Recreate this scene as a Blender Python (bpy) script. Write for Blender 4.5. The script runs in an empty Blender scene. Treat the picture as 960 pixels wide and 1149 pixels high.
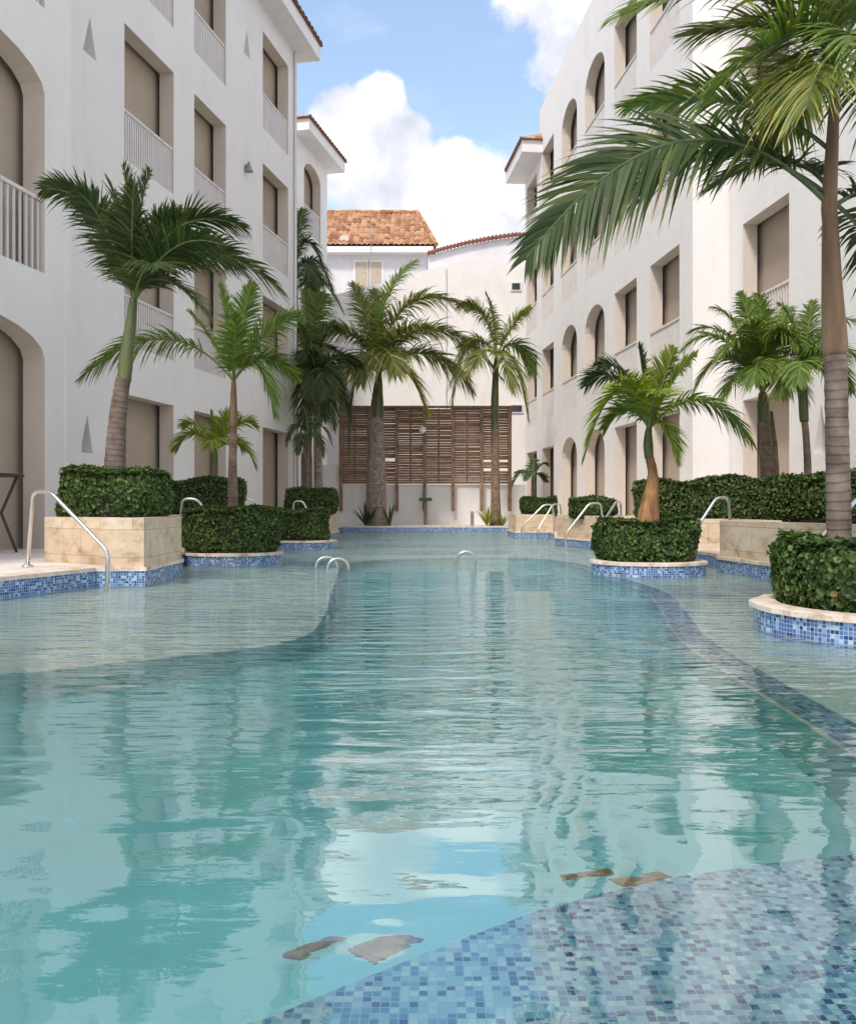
import bpy, math, random
from mathutils import Vector, Matrix
from mathutils.geometry import tessellate_polygon
random.seed(7)
S = bpy.context.scene
COL = S.collection
PI = math.pi
HZ = 571.0; CX = 480.0; F = 1000.0; CH = 0.70

def P(px, py, Y):                      # photograph pixel at a chosen depth -> point in the place
    return Vector(((px-CX)/F*Y, Y, CH-(py-HZ)/F*Y))

def UW(px, py, d):                     # point at depth d under the water seen through pixel
    v = Vector(((px-CX)/F, 1.0, -(py-HZ)/F))
    t = CH/-v.z
    s = v*t
    v.normalize()
    h = Vector((v.x, v.y, 0)); sh = h.length/1.333
    k = sh/math.sqrt(1-sh*sh)
    h.normalize()
    return (s.x+h.x*k*d, s.y+h.y*k*d)

# ------------------------------------------------------------------ materials
def newmat(name):
    m = bpy.data.materials.new(name); m.use_nodes = True
    nt = m.node_tree; b = nt.nodes['Principled BSDF']
    return m, nt, b
def N(nt, t, **kw):
    n = nt.nodes.new(t)
    for k, v in kw.items():
        setattr(n, k, v)
    return n
def ramp(nt, stops, interp='LINEAR'):
    r = nt.nodes.new('ShaderNodeValToRGB'); r.color_ramp.interpolation = interp
    e = r.color_ramp.elements
    while len(e) < len(stops): e.new(0.5)
    for i, (p, c) in enumerate(stops):
        e[i].position = p; e[i].color = (*c, 1)
    return r
def coords(nt, kind='Object', scale=(1,1,1)):
    tc = nt.nodes.new('ShaderNodeTexCoord'); mp = nt.nodes.new('ShaderNodeMapping')
    mp.inputs['Scale'].default_value = scale
    nt.links.new(tc.outputs[kind], mp.inputs['Vector'])
    return mp.outputs['Vector']
def noisy(name, c1, c2, scale=3, rough=.8, bump=.1, bscale=40, detail=6, sc=(1,1,1), bdist=.01, c3=None, metallic=0):
    m, nt, b = newmat(name); L = nt.links
    v = coords(nt, 'Object', sc)
    n = N(nt, 'ShaderNodeTexNoise'); n.inputs['Scale'].default_value = scale; n.inputs['Detail'].default_value = detail
    L.new(v, n.inputs['Vector'])
    st = [(.35, c1), (.65, c2)] if c3 is None else [(.3, c1), (.5, c2), (.7, c3)]
    r = ramp(nt, st); L.new(n.outputs['Fac'], r.inputs['Fac']); L.new(r.outputs['Color'], b.inputs['Base Color'])
    b.inputs['Roughness'].default_value = rough; b.inputs['Metallic'].default_value = metallic
    if bump:
        n2 = N(nt, 'ShaderNodeTexNoise'); n2.inputs['Scale'].default_value = bscale; n2.inputs['Detail'].default_value = 5
        L.new(v, n2.inputs['Vector'])
        bp = N(nt, 'ShaderNodeBump'); bp.inputs['Strength'].default_value = bump; bp.inputs['Distance'].default_value = bdist
        L.new(n2.outputs['Fac'], bp.inputs['Height']); L.new(bp.outputs['Normal'], b.inputs['Normal'])
    return m

M = {}
def stucco(name, base, dirt):
    m, nt, b = newmat(name); L = nt.links
    v = coords(nt, 'Object', (1,1,1))
    n = N(nt, 'ShaderNodeTexNoise'); n.inputs['Scale'].default_value = .9; n.inputs['Detail'].default_value = 7
    L.new(v, n.inputs['Vector'])
    v2 = coords(nt, 'Object', (2.0,2.0,.8))
    n2 = N(nt, 'ShaderNodeTexNoise'); n2.inputs['Scale'].default_value = 1.3; n2.inputs['Detail'].default_value = 6
    L.new(v2, n2.inputs['Vector'])
    mu = N(nt, 'ShaderNodeMath', operation='MULTIPLY'); L.new(n.outputs['Fac'], mu.inputs[0]); L.new(n2.outputs['Fac'], mu.inputs[1])
    r = ramp(nt, [(.12, dirt), (.26, base)]); L.new(mu.outputs[0], r.inputs['Fac']); L.new(r.outputs['Color'], b.inputs['Base Color'])
    b.inputs['Roughness'].default_value = .88
    n3 = N(nt, 'ShaderNodeTexNoise'); n3.inputs['Scale'].default_value = 14; n3.inputs['Detail'].default_value = 8
    L.new(v, n3.inputs['Vector'])
    bp = N(nt, 'ShaderNodeBump'); bp.inputs['Strength'].default_value = .5; bp.inputs['Distance'].default_value = .016
    L.new(n3.outputs['Fac'], bp.inputs['Height']); L.new(bp.outputs['Normal'], b.inputs['Normal'])
    return m
M['stucco'] = stucco('white_stucco', (.80,.78,.77), (.765,.74,.73))
M['stucco_far'] = stucco('bright_stucco', (.82,.80,.78), (.77,.74,.72))
M['stucco_grey'] = stucco('lilac_stucco', (.66,.64,.66), (.60,.58,.60))
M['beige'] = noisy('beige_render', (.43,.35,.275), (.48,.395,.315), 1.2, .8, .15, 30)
M['rail'] = noisy('rail_paint', (.66,.62,.61), (.72,.68,.67), 4, .5, 0)
M['fascia'] = noisy('fascia_paint', (.74,.72,.71), (.80,.78,.77), 2, .6, .05)
M['deck'] = noisy('deck_stone', (.62,.55,.50), (.76,.71,.67), 2.2, .75, .2, 25)
M['ground'] = noisy('ground_paving', (.42,.38,.34), (.52,.48,.43), .8, .9, .2, 10)
M['coping'] = noisy('coral_coping', (.42,.30,.22), (.66,.56,.47), 9, .75, .5, 45, c3=(.74,.66,.58), bdist=.02)
M['soil'] = noisy('soil', (.045,.025,.015), (.12,.065,.04), 22, .95, .6, 60, bdist=.03)
M['sand'] = noisy('shelf_plaster', (.56,.74,.68), (.65,.80,.74), 1.7, .8, .05)
M['deep'] = noisy('deep_plaster', (.27,.62,.65), (.32,.68,.71), .8, .8, .05)
M['tan'] = noisy('edge_trim', (.38,.44,.42), (.48,.52,.48), 6, .7, .1)
M['drain'] = noisy('drain_bronze', (.16,.13,.12), (.26,.21,.18), 12, .6, .1)
M['drain2'] = noisy('drain_rust', (.30,.16,.07), (.42,.25,.12), 12, .6, .1)
M['steel'] = noisy('brushed_steel', (.62,.60,.57), (.72,.70,.67), 6, .28, .02, 60, metallic=1)
M['dark_wood'] = noisy('dark_wood', (.035,.022,.016), (.07,.042,.03), 6, .5, .1, 40, sc=(1,1,.2))
M['wood'] = noisy('weathered_slats', (.12,.060,.034), (.24,.135,.078), 5, .8, .4, 40, sc=(.6,3,9), c3=(.36,.22,.14))
M['wood_post'] = noisy('post_timber', (.12,.07,.045), (.27,.165,.10), 4, .8, .4, 40, sc=(6,6,.6), c3=(.40,.28,.19))
M['green_metal'] = noisy('green_metal', (.03,.07,.05), (.05,.10,.075), 6, .5, .05)
M['lampglass'] = noisy('lamp_globe', (.8,.78,.7), (.85,.82,.76), 3, .3, 0)
M['grey_metal'] = noisy('grey_metal', (.20,.20,.21), (.30,.30,.31), 5, .5, .05)
M['shutter'] = noisy('shutter_tan', (.42,.34,.27), (.50,.42,.34), 3, .7, .1, 30, sc=(1,1,6))
M['glass'] = noisy('dark_glass', (.03,.035,.04), (.05,.055,.06), 3, .12, 0)

# mosaic by UV (metres)
def mosaic(name, tile, stops, groutc=(.55,.60,.62), rough=.25):
    m, nt, b = newmat(name); L = nt.links
    v = coords(nt, 'UV', (1/tile, 1/tile, 1))
    fl = N(nt, 'ShaderNodeVectorMath', operation='FLOOR'); L.new(v, fl.inputs[0])
    wn = N(nt, 'ShaderNodeTexWhiteNoise', noise_dimensions='2D'); L.new(fl.outputs[0], wn.inputs['Vector'])
    r = ramp(nt, stops, 'CONSTANT'); L.new(wn.outputs['Value'], r.inputs['Fac'])
    # cloudy variation of the blend of tiles
    n = N(nt, 'ShaderNodeTexNoise'); n.inputs['Scale'].default_value = 2.2; L.new(coords(nt, 'UV'), n.inputs['Vector'])
    hs = N(nt, 'ShaderNodeHueSaturation'); L.new(r.outputs['Color'], hs.inputs['Color'])
    mr = N(nt, 'ShaderNodeMapRange'); mr.inputs[1].default_value = .3; mr.inputs[2].default_value = .7; mr.inputs[3].default_value = .8; mr.inputs[4].default_value = 1.15
    L.new(n.outputs['Fac'], mr.inputs[0]); L.new(mr.outputs[0], hs.inputs['Value'])
    fr = N(nt, 'ShaderNodeVectorMath', operation='FRACTION'); L.new(v, fr.inputs[0])
    sb = N(nt, 'ShaderNodeVectorMath', operation='SUBTRACT'); sb.inputs[1].default_value = (.5,.5,.5); L.new(fr.outputs[0], sb.inputs[0])
    ab = N(nt, 'ShaderNodeVectorMath', operation='ABSOLUTE'); L.new(sb.outputs[0], ab.inputs[0])
    sx = N(nt, 'ShaderNodeSeparateXYZ'); L.new(ab.outputs[0], sx.inputs[0])
    mx = N(nt, 'ShaderNodeMath', operation='MAXIMUM'); L.new(sx.outputs[0], mx.inputs[0]); L.new(sx.outputs[1], mx.inputs[1])
    gt = N(nt, 'ShaderNodeMath', operation='GREATER_THAN'); gt.inputs[1].default_value = .44; L.new(mx.outputs[0], gt.inputs[0])
    mi = N(nt, 'ShaderNodeMix', data_type='RGBA'); L.new(gt.outputs[0], mi.inputs['Factor']); L.new(hs.outputs['Color'], mi.inputs['A']); mi.inputs['B'].default_value = (*groutc, 1)
    L.new(mi.outputs['Result'], b.inputs['Base Color'])
    b.inputs['Roughness'].default_value = rough
    return m
BL = [(0,(.05,.23,.40)),(.15,(.18,.44,.55)),(.37,(.27,.55,.61)),(.54,(.10,.32,.48)),(.68,(.34,.60,.62)),(.76,(.008,.085,.22)),(.90,(.20,.46,.58))]
BD = [(0,(.045,.11,.28)),(.18,(.09,.20,.42)),(.42,(.22,.37,.54)),(.58,(.06,.14,.34)),(.78,(.36,.49,.62)),(.88,(.018,.04,.15))]
M['mosaic'] = mosaic('blue_mosaic', .023, BD, (.40,.45,.55))
M['mosaic_floor'] = mosaic('pale_blue_mosaic', .0145, BL, (.22,.42,.48))
M['mosaic_rim'] = mosaic('rim_mosaic', .024, [(0,(.07,.22,.40)),(.3,(.20,.40,.52)),(.5,(.10,.28,.46)),(.75,(.32,.50,.58)),(.9,(.02,.08,.24))], (.30,.44,.48))

def blockstone():
    m, nt, b = newmat('coral_stone_blocks'); L = nt.links
    uv = coords(nt, 'UV')
    br = N(nt, 'ShaderNodeTexBrick'); L.new(uv, br.inputs['Vector'])
    br.inputs['Scale'].default_value = 1; br.inputs['Brick Width'].default_value = .62; br.inputs['Row Height'].default_value = .255
    br.inputs['Mortar Size'].default_value = .004; br.inputs['Mortar Smooth'].default_value = .3; br.inputs['Bias'].default_value = -.1
    br.inputs['Color1'].default_value = (.62,.50,.37,1); br.inputs['Color2'].default_value = (.72,.64,.53,1); br.inputs['Mortar'].default_value = (.42,.33,.24,1)
    n = N(nt, 'ShaderNodeTexNoise'); n.inputs['Scale'].default_value = 5; n.inputs['Detail'].default_value = 9; n.inputs['Roughness'].default_value = .65
    L.new(coords(nt, 'Object', (1,1,1.6)), n.inputs['Vector'])
    r = ramp(nt, [(.3,(.56,.42,.30)),(.45,(.88,.82,.74)),(.62,(1,1,1)),(.75,(.80,.66,.50))]); L.new(n.outputs['Fac'], r.inputs['Fac'])
    mi = N(nt, 'ShaderNodeMix', data_type='RGBA', blend_type='MULTIPLY'); mi.inputs['Factor'].default_value = 1
    L.new(br.outputs['Color'], mi.inputs['A']); L.new(r.outputs['Color'], mi.inputs['B']); L.new(mi.outputs['Result'], b.inputs['Base Color'])
    b.inputs['Roughness'].default_value = .7
    vo = N(nt, 'ShaderNodeTexVoronoi'); vo.inputs['Scale'].default_value = 30; L.new(coords(nt, 'Object'), vo.inputs['Vector'])
    bp = N(nt, 'ShaderNodeBump'); bp.inputs['Strength'].default_value = .3; bp.inputs['Distance'].default_value = .01
    L.new(n.outputs['Fac'], bp.inputs['Height']); L.new(bp.outputs['Normal'], b.inputs['Normal'])
    return m
M['coral'] = blockstone()

def tiles():
    m, nt, b = newmat('clay_tiles'); L = nt.links
    v = coords(nt, 'UV', (1/.26, 1/.36, 1))
    fl = N(nt, 'ShaderNodeVectorMath', operation='FLOOR'); L.new(v, fl.inputs[0])
    wn = N(nt, 'ShaderNodeTexWhiteNoise', noise_dimensions='2D'); L.new(fl.outputs[0], wn.inputs['Vector'])
    n = N(nt, 'ShaderNodeTexNoise'); n.inputs['Scale'].default_value = 1.6; n.inputs['Detail'].default_value = 6; L.new(coords(nt, 'UV'), n.inputs['Vector'])
    ad = N(nt, 'ShaderNodeMath', operation='MULTIPLY_ADD'); ad.inputs[1].default_value = .55; L.new(wn.outputs['Value'], ad.inputs[0])
    sc = N(nt, 'ShaderNodeMath', operation='MULTIPLY'); sc.inputs[1].default_value = .6; L.new(n.outputs['Fac'], sc.inputs[0]); L.new(sc.outputs[0], ad.inputs[2])
    r = ramp(nt, [(.12,(.12,.055,.03)),(.38,(.29,.13,.065)),(.62,(.40,.20,.105)),(.9,(.50,.33,.20))]); L.new(ad.outputs[0], r.inputs['Fac'])
    L.new(r.outputs['Color'], b.inputs['Base Color']); b.inputs['Roughness'].default_value = .85
    return m
M['tiles'] = tiles()
M['tile_edge'] = noisy('tile_edge', (.13,.05,.035), (.28,.10,.06), 8, .85, .4, 30)

def leafmat(name, dark, mid, light, rough=.5, trans=.25):
    m, nt, b = newmat(name); L = nt.links
    at = N(nt, 'ShaderNodeAttribute', attribute_name='tint')
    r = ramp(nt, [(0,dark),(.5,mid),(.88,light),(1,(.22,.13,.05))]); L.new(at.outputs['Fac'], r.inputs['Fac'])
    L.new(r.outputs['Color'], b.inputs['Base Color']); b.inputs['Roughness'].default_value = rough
    b.inputs['Specular IOR Level'].default_value = .3
    tr = N(nt, 'ShaderNodeBsdfTranslucent')
    hs = N(nt, 'ShaderNodeHueSaturation'); hs.inputs['Saturation'].default_value = 1.15; hs.inputs['Value'].default_value = 1.9; L.new(r.outputs['Color'], hs.inputs['Color']); L.new(hs.outputs['Color'], tr.inputs['Color'])
    mx = N(nt, 'ShaderNodeMixShader'); mx.inputs[0].default_value = trans
    L.new(b.outputs[0], mx.inputs[1]); L.new(tr.outputs[0], mx.inputs[2]); L.new(mx.outputs[0], nt.nodes['Material Output'].inputs['Surface'])
    return m
M['leaf_dark'] = leafmat('palm_leaf_dark', (.014,.028,.010), (.045,.078,.022), (.14,.16,.05))
M['leaf_green'] = leafmat('palm_leaf_green', (.032,.066,.014), (.115,.185,.034), (.30,.33,.08))
M['leaf_yellow'] = leafmat('palm_leaf_yellow', (.05,.10,.014), (.19,.26,.03), (.46,.43,.08))
M['leaf_olive'] = leafmat('palm_leaf_olive', (.035,.062,.016), (.15,.18,.04), (.46,.40,.12))
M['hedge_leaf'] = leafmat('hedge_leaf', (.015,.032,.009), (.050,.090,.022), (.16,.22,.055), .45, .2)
M['rachis'] = noisy('leaf_stalk', (.10,.14,.04), (.19,.21,.07), 10, .55, 0)
M['rachis_dark'] = noisy('leaf_stalk_dark', (.05,.08,.03), (.10,.13,.05), 10, .55, 0)
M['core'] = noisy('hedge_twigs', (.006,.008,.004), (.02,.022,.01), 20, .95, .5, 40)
M['shaft_green'] = noisy('green_crownshaft', (.06,.085,.025), (.15,.165,.06), 3, .45, .2, 12, sc=(3,3,.5))
M['shaft_brown'] = noisy('brown_crownshaft', (.10,.06,.035), (.19,.11,.06), 3, .65, .5, 14, sc=(4,4,.6), c3=(.26,.165,.10))
M['dry'] = noisy('dry_sheath', (.16,.075,.03), (.42,.22,.09), 6, .8, .4, 20, sc=(3,3,.6))

def trunkmat(name, c1, c2, ring):
    m, nt, b = newmat(name); L = nt.links
    tc = N(nt, 'ShaderNodeTexCoord'); sx = N(nt, 'ShaderNodeSeparateXYZ'); L.new(tc.outputs['UV'], sx.inputs[0])
    n = N(nt, 'ShaderNodeTexNoise'); n.inputs['Scale'].default_value = 9; n.inputs['Detail'].default_value = 8; L.new(tc.outputs['Object'], n.inputs['Vector'])
    n0 = N(nt, 'ShaderNodeTexNoise'); n0.inputs['Scale'].default_value = 3.5; L.new(tc.outputs['Object'], n0.inputs['Vector'])
    a0 = N(nt, 'ShaderNodeMath', operation='MULTIPLY_ADD'); a0.inputs[1].default_value = ring*.9; L.new(n0.outputs['Fac'], a0.inputs[0]); L.new(sx.outputs[1], a0.inputs[2])
    d = N(nt, 'ShaderNodeMath', operation='DIVIDE'); d.inputs[1].default_value = ring; L.new(a0.outputs[0], d.inputs[0])
    f = N(nt, 'ShaderNodeMath', operation='FRACT'); L.new(d.outputs[0], f.inputs[0])
    rr = ramp(nt, [(0,(.5,.5,.5)),(.2,(1,1,1)),(.75,(.8,.8,.8)),(1,(.5,.5,.5))]); L.new(f.outputs[0], rr.inputs['Fac'])
    rc = ramp(nt, [(.32,c1),(.66,c2)]); L.new(n.outputs['Fac'], rc.inputs['Fac'])
    mi = N(nt, 'ShaderNodeMix', data_type='RGBA', blend_type='MULTIPLY'); mi.inputs['Factor'].default_value = .55
    L.new(rc.outputs['Color'], mi.inputs['A']); L.new(rr.outputs['Color'], mi.inputs['B']); L.new(mi.outputs['Result'], b.inputs['Base Color'])
    b.inputs['Roughness'].default_value = .9
    bp = N(nt, 'ShaderNodeBump'); bp.inputs['Strength'].default_value = .6; bp.inputs['Distance'].default_value = .012
    L.new(rr.outputs['Color'], bp.inputs['Height']); L.new(bp.outputs['Normal'], b.inputs['Normal'])
    return m
M['trunk'] = trunkmat('palm_trunk_grey', (.10,.075,.06), (.23,.175,.145), .055)
M['trunk_pale'] = trunkmat('palm_trunk_pale', (.20,.155,.13), (.40,.33,.29), .09)
M['trunk_thin'] = trunkmat('palm_trunk_brown', (.14,.09,.06), (.28,.20,.145), .05)

# ------------------------------------------------------------------ mesh helper
class MB:
    def __init__(s): s.v=[]; s.f=[]; s.m=[]; s.uv=[]; s.t=[]
    def face(s, pts, mi=0, uv=None, tint=0.5):
        b = len(s.v); s.v += [tuple(p) for p in pts]
        s.f.append(tuple(range(b, b+len(pts)))); s.m.append(mi)
        s.uv.append(uv if uv else [(p[0], p[1]) for p in pts]); s.t.append(tint)
    def idx(s, verts, faces, mi=0, uvs=None, tint=.5):
        b = len(s.v); s.v += [tuple(p) for p in verts]
        for f in faces:
            s.f.append(tuple(b+i for i in f)); s.m.append(mi)
            s.uv.append([uvs[i] for i in f] if uvs else [(verts[i][0], verts[i][1]) for i in f]); s.t.append(tint)
    def box(s, lo, hi, mi=0, T=None):
        x0,y0,z0 = lo; x1,y1,z1 = hi
        vs = [Vector(p) for p in ((x0,y0,z0),(x1,y0,z0),(x1,y1,z0),(x0,y1,z0),(x0,y0,z1),(x1,y0,z1),(x1,y1,z1),(x0,y1,z1))]
        if T: vs = [T(p) for p in vs]
        s.idx(vs, [(0,3,2,1),(4,5,6,7),(0,1,5,4),(1,2,6,5),(2,3,7,6),(3,0,4,7)], mi, [(p[0]+p[1], p[2]) for p in vs])
    def tube(s, pts, rad, n=8, mi=0, cap=True):
        pts = [Vector(p) for p in pts]; rings=[]; up=None; L=0; uvs=[]; vs=[]
        for i, p in enumerate(pts):
            t = (pts[min(i+1,len(pts)-1)]-pts[max(i-1,0)]).normalized()
            if up is None:
                a = Vector((0,1,0)) if abs(t.y)<.9 else Vector((1,0,0))
                up = t.cross(a).normalized()
            up = (up - t*up.dot(t)).normalized(); w = t.cross(up)
            r = rad[i] if isinstance(rad,(list,tuple)) else rad
            if i: L += (p-pts[i-1]).length
            for k in range(n):
                a = 2*PI*k/n
                vs.append(p + up*(math.cos(a)*r) + w*(math.sin(a)*r)); uvs.append((k/n, L))
        fs=[]
        for i in range(len(pts)-1):
            for k in range(n):
                fs.append((i*n+k, i*n+(k+1)%n, (i+1)*n+(k+1)%n, (i+1)*n+k))
        if cap:
            fs.append(tuple(range(n))[::-1]); fs.append(tuple((len(pts)-1)*n+k for k in range(n)))
        s.idx(vs, fs, mi, uvs)
    def prism(s, poly, z0, z1, mi=0, top=True, bottom=False, mtop=None):
        n=len(poly); L=0
        for i in range(n):
            a=poly[i]; b=poly[(i+1)%n]; d=math.hypot(b[0]-a[0],b[1]-a[1])
            s.face([(a[0],a[1],z0),(b[0],b[1],z0),(b[0],b[1],z1),(a[0],a[1],z1)], mi, [(L,z0),(L+d,z0),(L+d,z1),(L,z1)]); L+=d
        if top: s.flat(poly, [], z1, mi if mtop is None else mtop)
        if bottom: s.flat(poly, [], z0, mi)
    def flat(s, outer, holes, z, mi=0):
        rings=[[Vector((p[0],p[1],0)) for p in outer]]+[[Vector((p[0],p[1],0)) for p in h] for h in holes]
        allp=[p for r in rings for p in r]
        tris=tessellate_polygon(rings)
        vs=[(p.x,p.y,z) for p in allp]
        fs=[]
        for a,b,c in tris:
            if (allp[b]-allp[a]).cross(allp[c]-allp[a]).z<0: a,b,c=a,c,b
            fs.append((a,b,c))
        s.idx(vs, fs, mi)
    def build(s, name, mats, parent=None, smooth=False, loc=None):
        me = bpy.data.meshes.new(name)
        vs = s.v
        if loc is not None: vs=[(x-loc[0],y-loc[1],z-loc[2]) for x,y,z in vs]
        me.from_pydata(vs, [], s.f)
        if not isinstance(mats,(list,tuple)): mats=[mats]
        for m in mats: me.materials.append(m)
        me.polygons.foreach_set('material_index', s.m)
        uvl = me.uv_layers.new(name='UVMap')
        flat=[c for f in s.uv for u in f for c in u]
        uvl.data.foreach_set('uv', flat)
        if any(t!=.5 for t in s.t):
            at = me.attributes.new('tint','FLOAT','FACE'); at.data.foreach_set('value', s.t)
        if smooth: me.polygons.foreach_set('use_smooth',[True]*len(s.f))
        me.update()
        o = bpy.data.objects.new(name, me); COL.objects.link(o)
        if parent is not None:
            o.parent = parent
            w=Vector((0,0,0)); q=parent
            while q is not None: w+=q.location; q=q.parent
            o.location = (Vector(loc) if loc is not None else Vector((0,0,0)))-w
        elif loc is not None: o.location = loc
        return o
def tag(o, label, cat, group=None):
    o['label']=label; o['category']=cat
    if group: o['group']=group
    return o
def thing(name, label, cat, loc, group=None):
    o=bpy.data.objects.new(name,None); COL.objects.link(o); o.location=loc; o.empty_display_size=.2
    bpy.context.view_layer.update()
    return tag(o,label,cat,group)
def structure(o): o['kind']='structure'; return o

def offset(poly, d):                   # miter offset of a polygon (positive = to the left of travel)
    out=[]; n=len(poly)
    for i in range(n):
        a=Vector(poly[i-1][:2]); b=Vector(poly[i][:2]); c=Vector(poly[(i+1)%n][:2])
        e1=(b-a).normalized(); e2=(c-b).normalized()
        n1=Vector((-e1.y,e1.x)); n2=Vector((-e2.y,e2.x))
        m=(n1+n2)
        if m.length<1e-3: m=n1
        m.normalize(); k=d/max(.5,m.dot(n1))
        out.append((b.x+m.x*k,b.y+m.y*k))
    return out
def smooth_poly(pts, it=2):
    for _ in range(it):
        q=[]
        for i in range(len(pts)):
            a=pts[i]; b=pts[(i+1)%len(pts)]
            q.append((a[0]*.75+b[0]*.25,a[1]*.75+b[1]*.25)); q.append((a[0]*.25+b[0]*.75,a[1]*.25+b[1]*.75))
        pts=q
    return pts
def area(poly):
    return sum(poly[i-1][0]*poly[i][1]-poly[i][0]*poly[i-1][1] for i in range(len(poly)))/2

# ------------------------------------------------------------------ pool
pool=[(-2.6,26.9),(-2.6,22.0),(-2.2,22.0),(-2.2,19.2),(-2.75,19.0),(-2.75,14.2),(-2.65,13.8),(-2.65,12.3),(-3.05,12.2),(-3.05,9.6),(-2.6,9.45),(-2.57,8.1),(-3.0,8.05),(-3.33,6.93),(-5.9,-2),(-5.9,-4),(5.2,-4),(4.6,2),(3.75,5.5),(3.36,8.75),(3.24,10),(3.4,10.15),(3.4,11.6),(2.95,11.9),(2.9,15.2),(2.42,17),(2.8,19.6),(2.85,21),(2.05,21),(2.05,23),(2.6,23.2),(2.6,26.9)]
if area(pool)<0: pool.reverse()        # counter-clockwise
SH=-.14; DP=-.72
deep=[UW(-300,770,.14),(-1.85,3.85),UW(100,747,.14),UW(210,737,.14),UW(325,722,.14),UW(362,702,.14),UW(372,665,.14),UW(378,644,.14),UW(384,630,.14),
      UW(470,626,.14),UW(560,625,.14),UW(640,631,.14),UW(690,652,.14),UW(727,664,.14),UW(741,685,.14),UW(752,710,.14),UW(785,737,.14),UW(850,778,.14),UW(900,810,.14),UW(960,850,.14),UW(1010,900,.14),
      UW(1000,960,.14),UW(960,963,.14),UW(850,974,.14),UW(750,990,.14),UW(600,1028,.14),UW(480,1075,.14),UW(380,1115,.14),UW(300,1149,.14),(-.8,1.1),(-1.6,1.0),(-3.6,.9)]
deep[0]=(-3.6,4.1)
deep=smooth_poly(deep,2)
if area(deep)<0: deep.reverse()
def near_cut(poly,ymax): pass
mb=MB(); mb.flat(pool,[deep],SH)
structure(mb.build('pool_shelf',M['sand']))
mb=MB(); mb.flat(deep,[],DP); structure(mb.build('pool_floor',M['deep']))
mb=MB(); n=len(deep); L=0
for i in range(n):
    a=deep[i]; b=deep[(i+1)%n]; d=math.dist(a,b)
    mb.face([(a[0],a[1],DP),(b[0],b[1],DP),(b[0],b[1],SH-.002),(a[0],a[1],SH-.002)],0,[(L,DP),(L+d,DP),(L+d,SH),(L,SH)]); L+=d
structure(mb.build('pool_side',M['deep'],smooth=True))
# light trim line and mosaic rim on the shelf round the deep part
def band(p0,p1,z,name,mat):
    mb=MB(); L=0; n=len(p0)
    for i in range(n):
        a,b=p0[i],p0[(i+1)%n]; c,d=p1[(i+1)%n],p1[i]; l=math.dist(a,b); w=math.dist(a,d)
        mb.face([(a[0],a[1],z),(b[0],b[1],z),(c[0],c[1],z),(d[0],d[1],z)],0,[(L,0),(L+l,0),(L+l,w),(L,w)]); L+=l
    return structure(mb.build(name,mat))
def rimoff(w):
    o=offset(deep,-1.0); out=[]
    for a,b in zip(deep,o):
        k=w*(1 if a[0]>1.0 else (.01 if a[0]<.6 else .01+.99*(a[0]-.6)/.4)); l=math.dist(a,b); out.append((a[0]+(b[0]-a[0])/l*k,a[1]+(b[1]-a[1])/l*k))
    return out
band(rimoff(.018),rimoff(.17),SH+.004,'pool_rim',M['mosaic_rim'])
def trimoff():
    o=rimoff(.018); return [q if (a[0]>1.0 and a[1]>2.3) else (a[0]+(q[0]-a[0])*.05,a[1]+(q[1]-a[1])*.05) for a,q in zip(deep,o)]
band(deep,trimoff(),SH+.006,'pool_trim',M['tan'])
# mosaic bench in front: two shallow steps of pale blue tile
e1=[UW(*p,.13) for p in ((960,959),(850,970),(750,985),(600,1022),(480,1069),(380,1109),(300,1143))]
b1=[(2.6,2.2),(1.5,1.95)]+e1+[(-.8,1.07),(-1.6,.97),(-3.6,.85),(-3.6,-2.5),(2.6,-2.5)]
if area(b1)<0: b1.reverse()
mb=MB(); mb.prism(b1,-.5,SH+.01,0); structure(mb.build('tiled_bench',M['mosaic_floor']))
e2=[UW(*p,.09) for p in ((1100,1050),(960,1082),(860,1108),(760,1127),(630,1143),(500,1160),(380,1200))]
b2=[(2.55,1.9)]+e2+[(-.9,.8),(-1.6,.75),(-3.5,.7),(-3.5,-2.4),(2.55,-2.4)]
if area(b2)<0: b2.reverse()
mb=MB(); mb.prism(b2,SH+.011,-.09,0); structure(mb.build('tiled_step',M['mosaic_floor']))
i2=offset(b2,.010)
band(b2,i2,-.088,'step_trim',M['mosaic_rim'])
# perimeter tile wall and coping
mb=MB(); n=len(pool); L=0
for i in range(n):
    a=pool[i]; b=pool[(i+1)%n]; d=math.dist(a,b)
    mb.face([(a[0],a[1],-.6),(b[0],b[1],-.6),(b[0],b[1],.135),(a[0],a[1],.135)],0,[(L,-.6),(L+d,-.6),(L+d,.135),(L,.135)]); L+=d
structure(mb.build('pool_tile_band',M['mosaic']))
cin=offset(pool,.012); cout=offset(pool,-.26)
mb=MB(); n=len(pool)
for i in range(n):
    a,b=cin[i],cin[(i+1)%n]; c,d=cout[(i+1)%n],cout[i]
    mb.face([(a[0],a[1],.17),(b[0],b[1],.17),(c[0],c[1],.17),(d[0],d[1],.17)])
    mb.face([(a[0],a[1],.135),(b[0],b[1],.135),(b[0],b[1],.17),(a[0],a[1],.17)])
    mb.face([(a[0],a[1],.135),(b[0],b[1],.135),(pool[(i+1)%n][0],pool[(i+1)%n][1],.135),(pool[i][0],pool[i][1],.135)])
structure(mb.build('pool_coping',M['coping']))
mb=MB(); mb.flat([(-12,-8),(12,-8),(12,36),(-12,36)],[cout],.168)
structure(mb.build('pool_deck',M['deck']))
mb=MB(); mb.flat([(-400,-300),(400,-300),(400,700),(-400,700)],[[(-12,-8),(12,-8),(12,36),(-12,36)]],.16)
structure(mb.build('ground',M['ground']))

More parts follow.
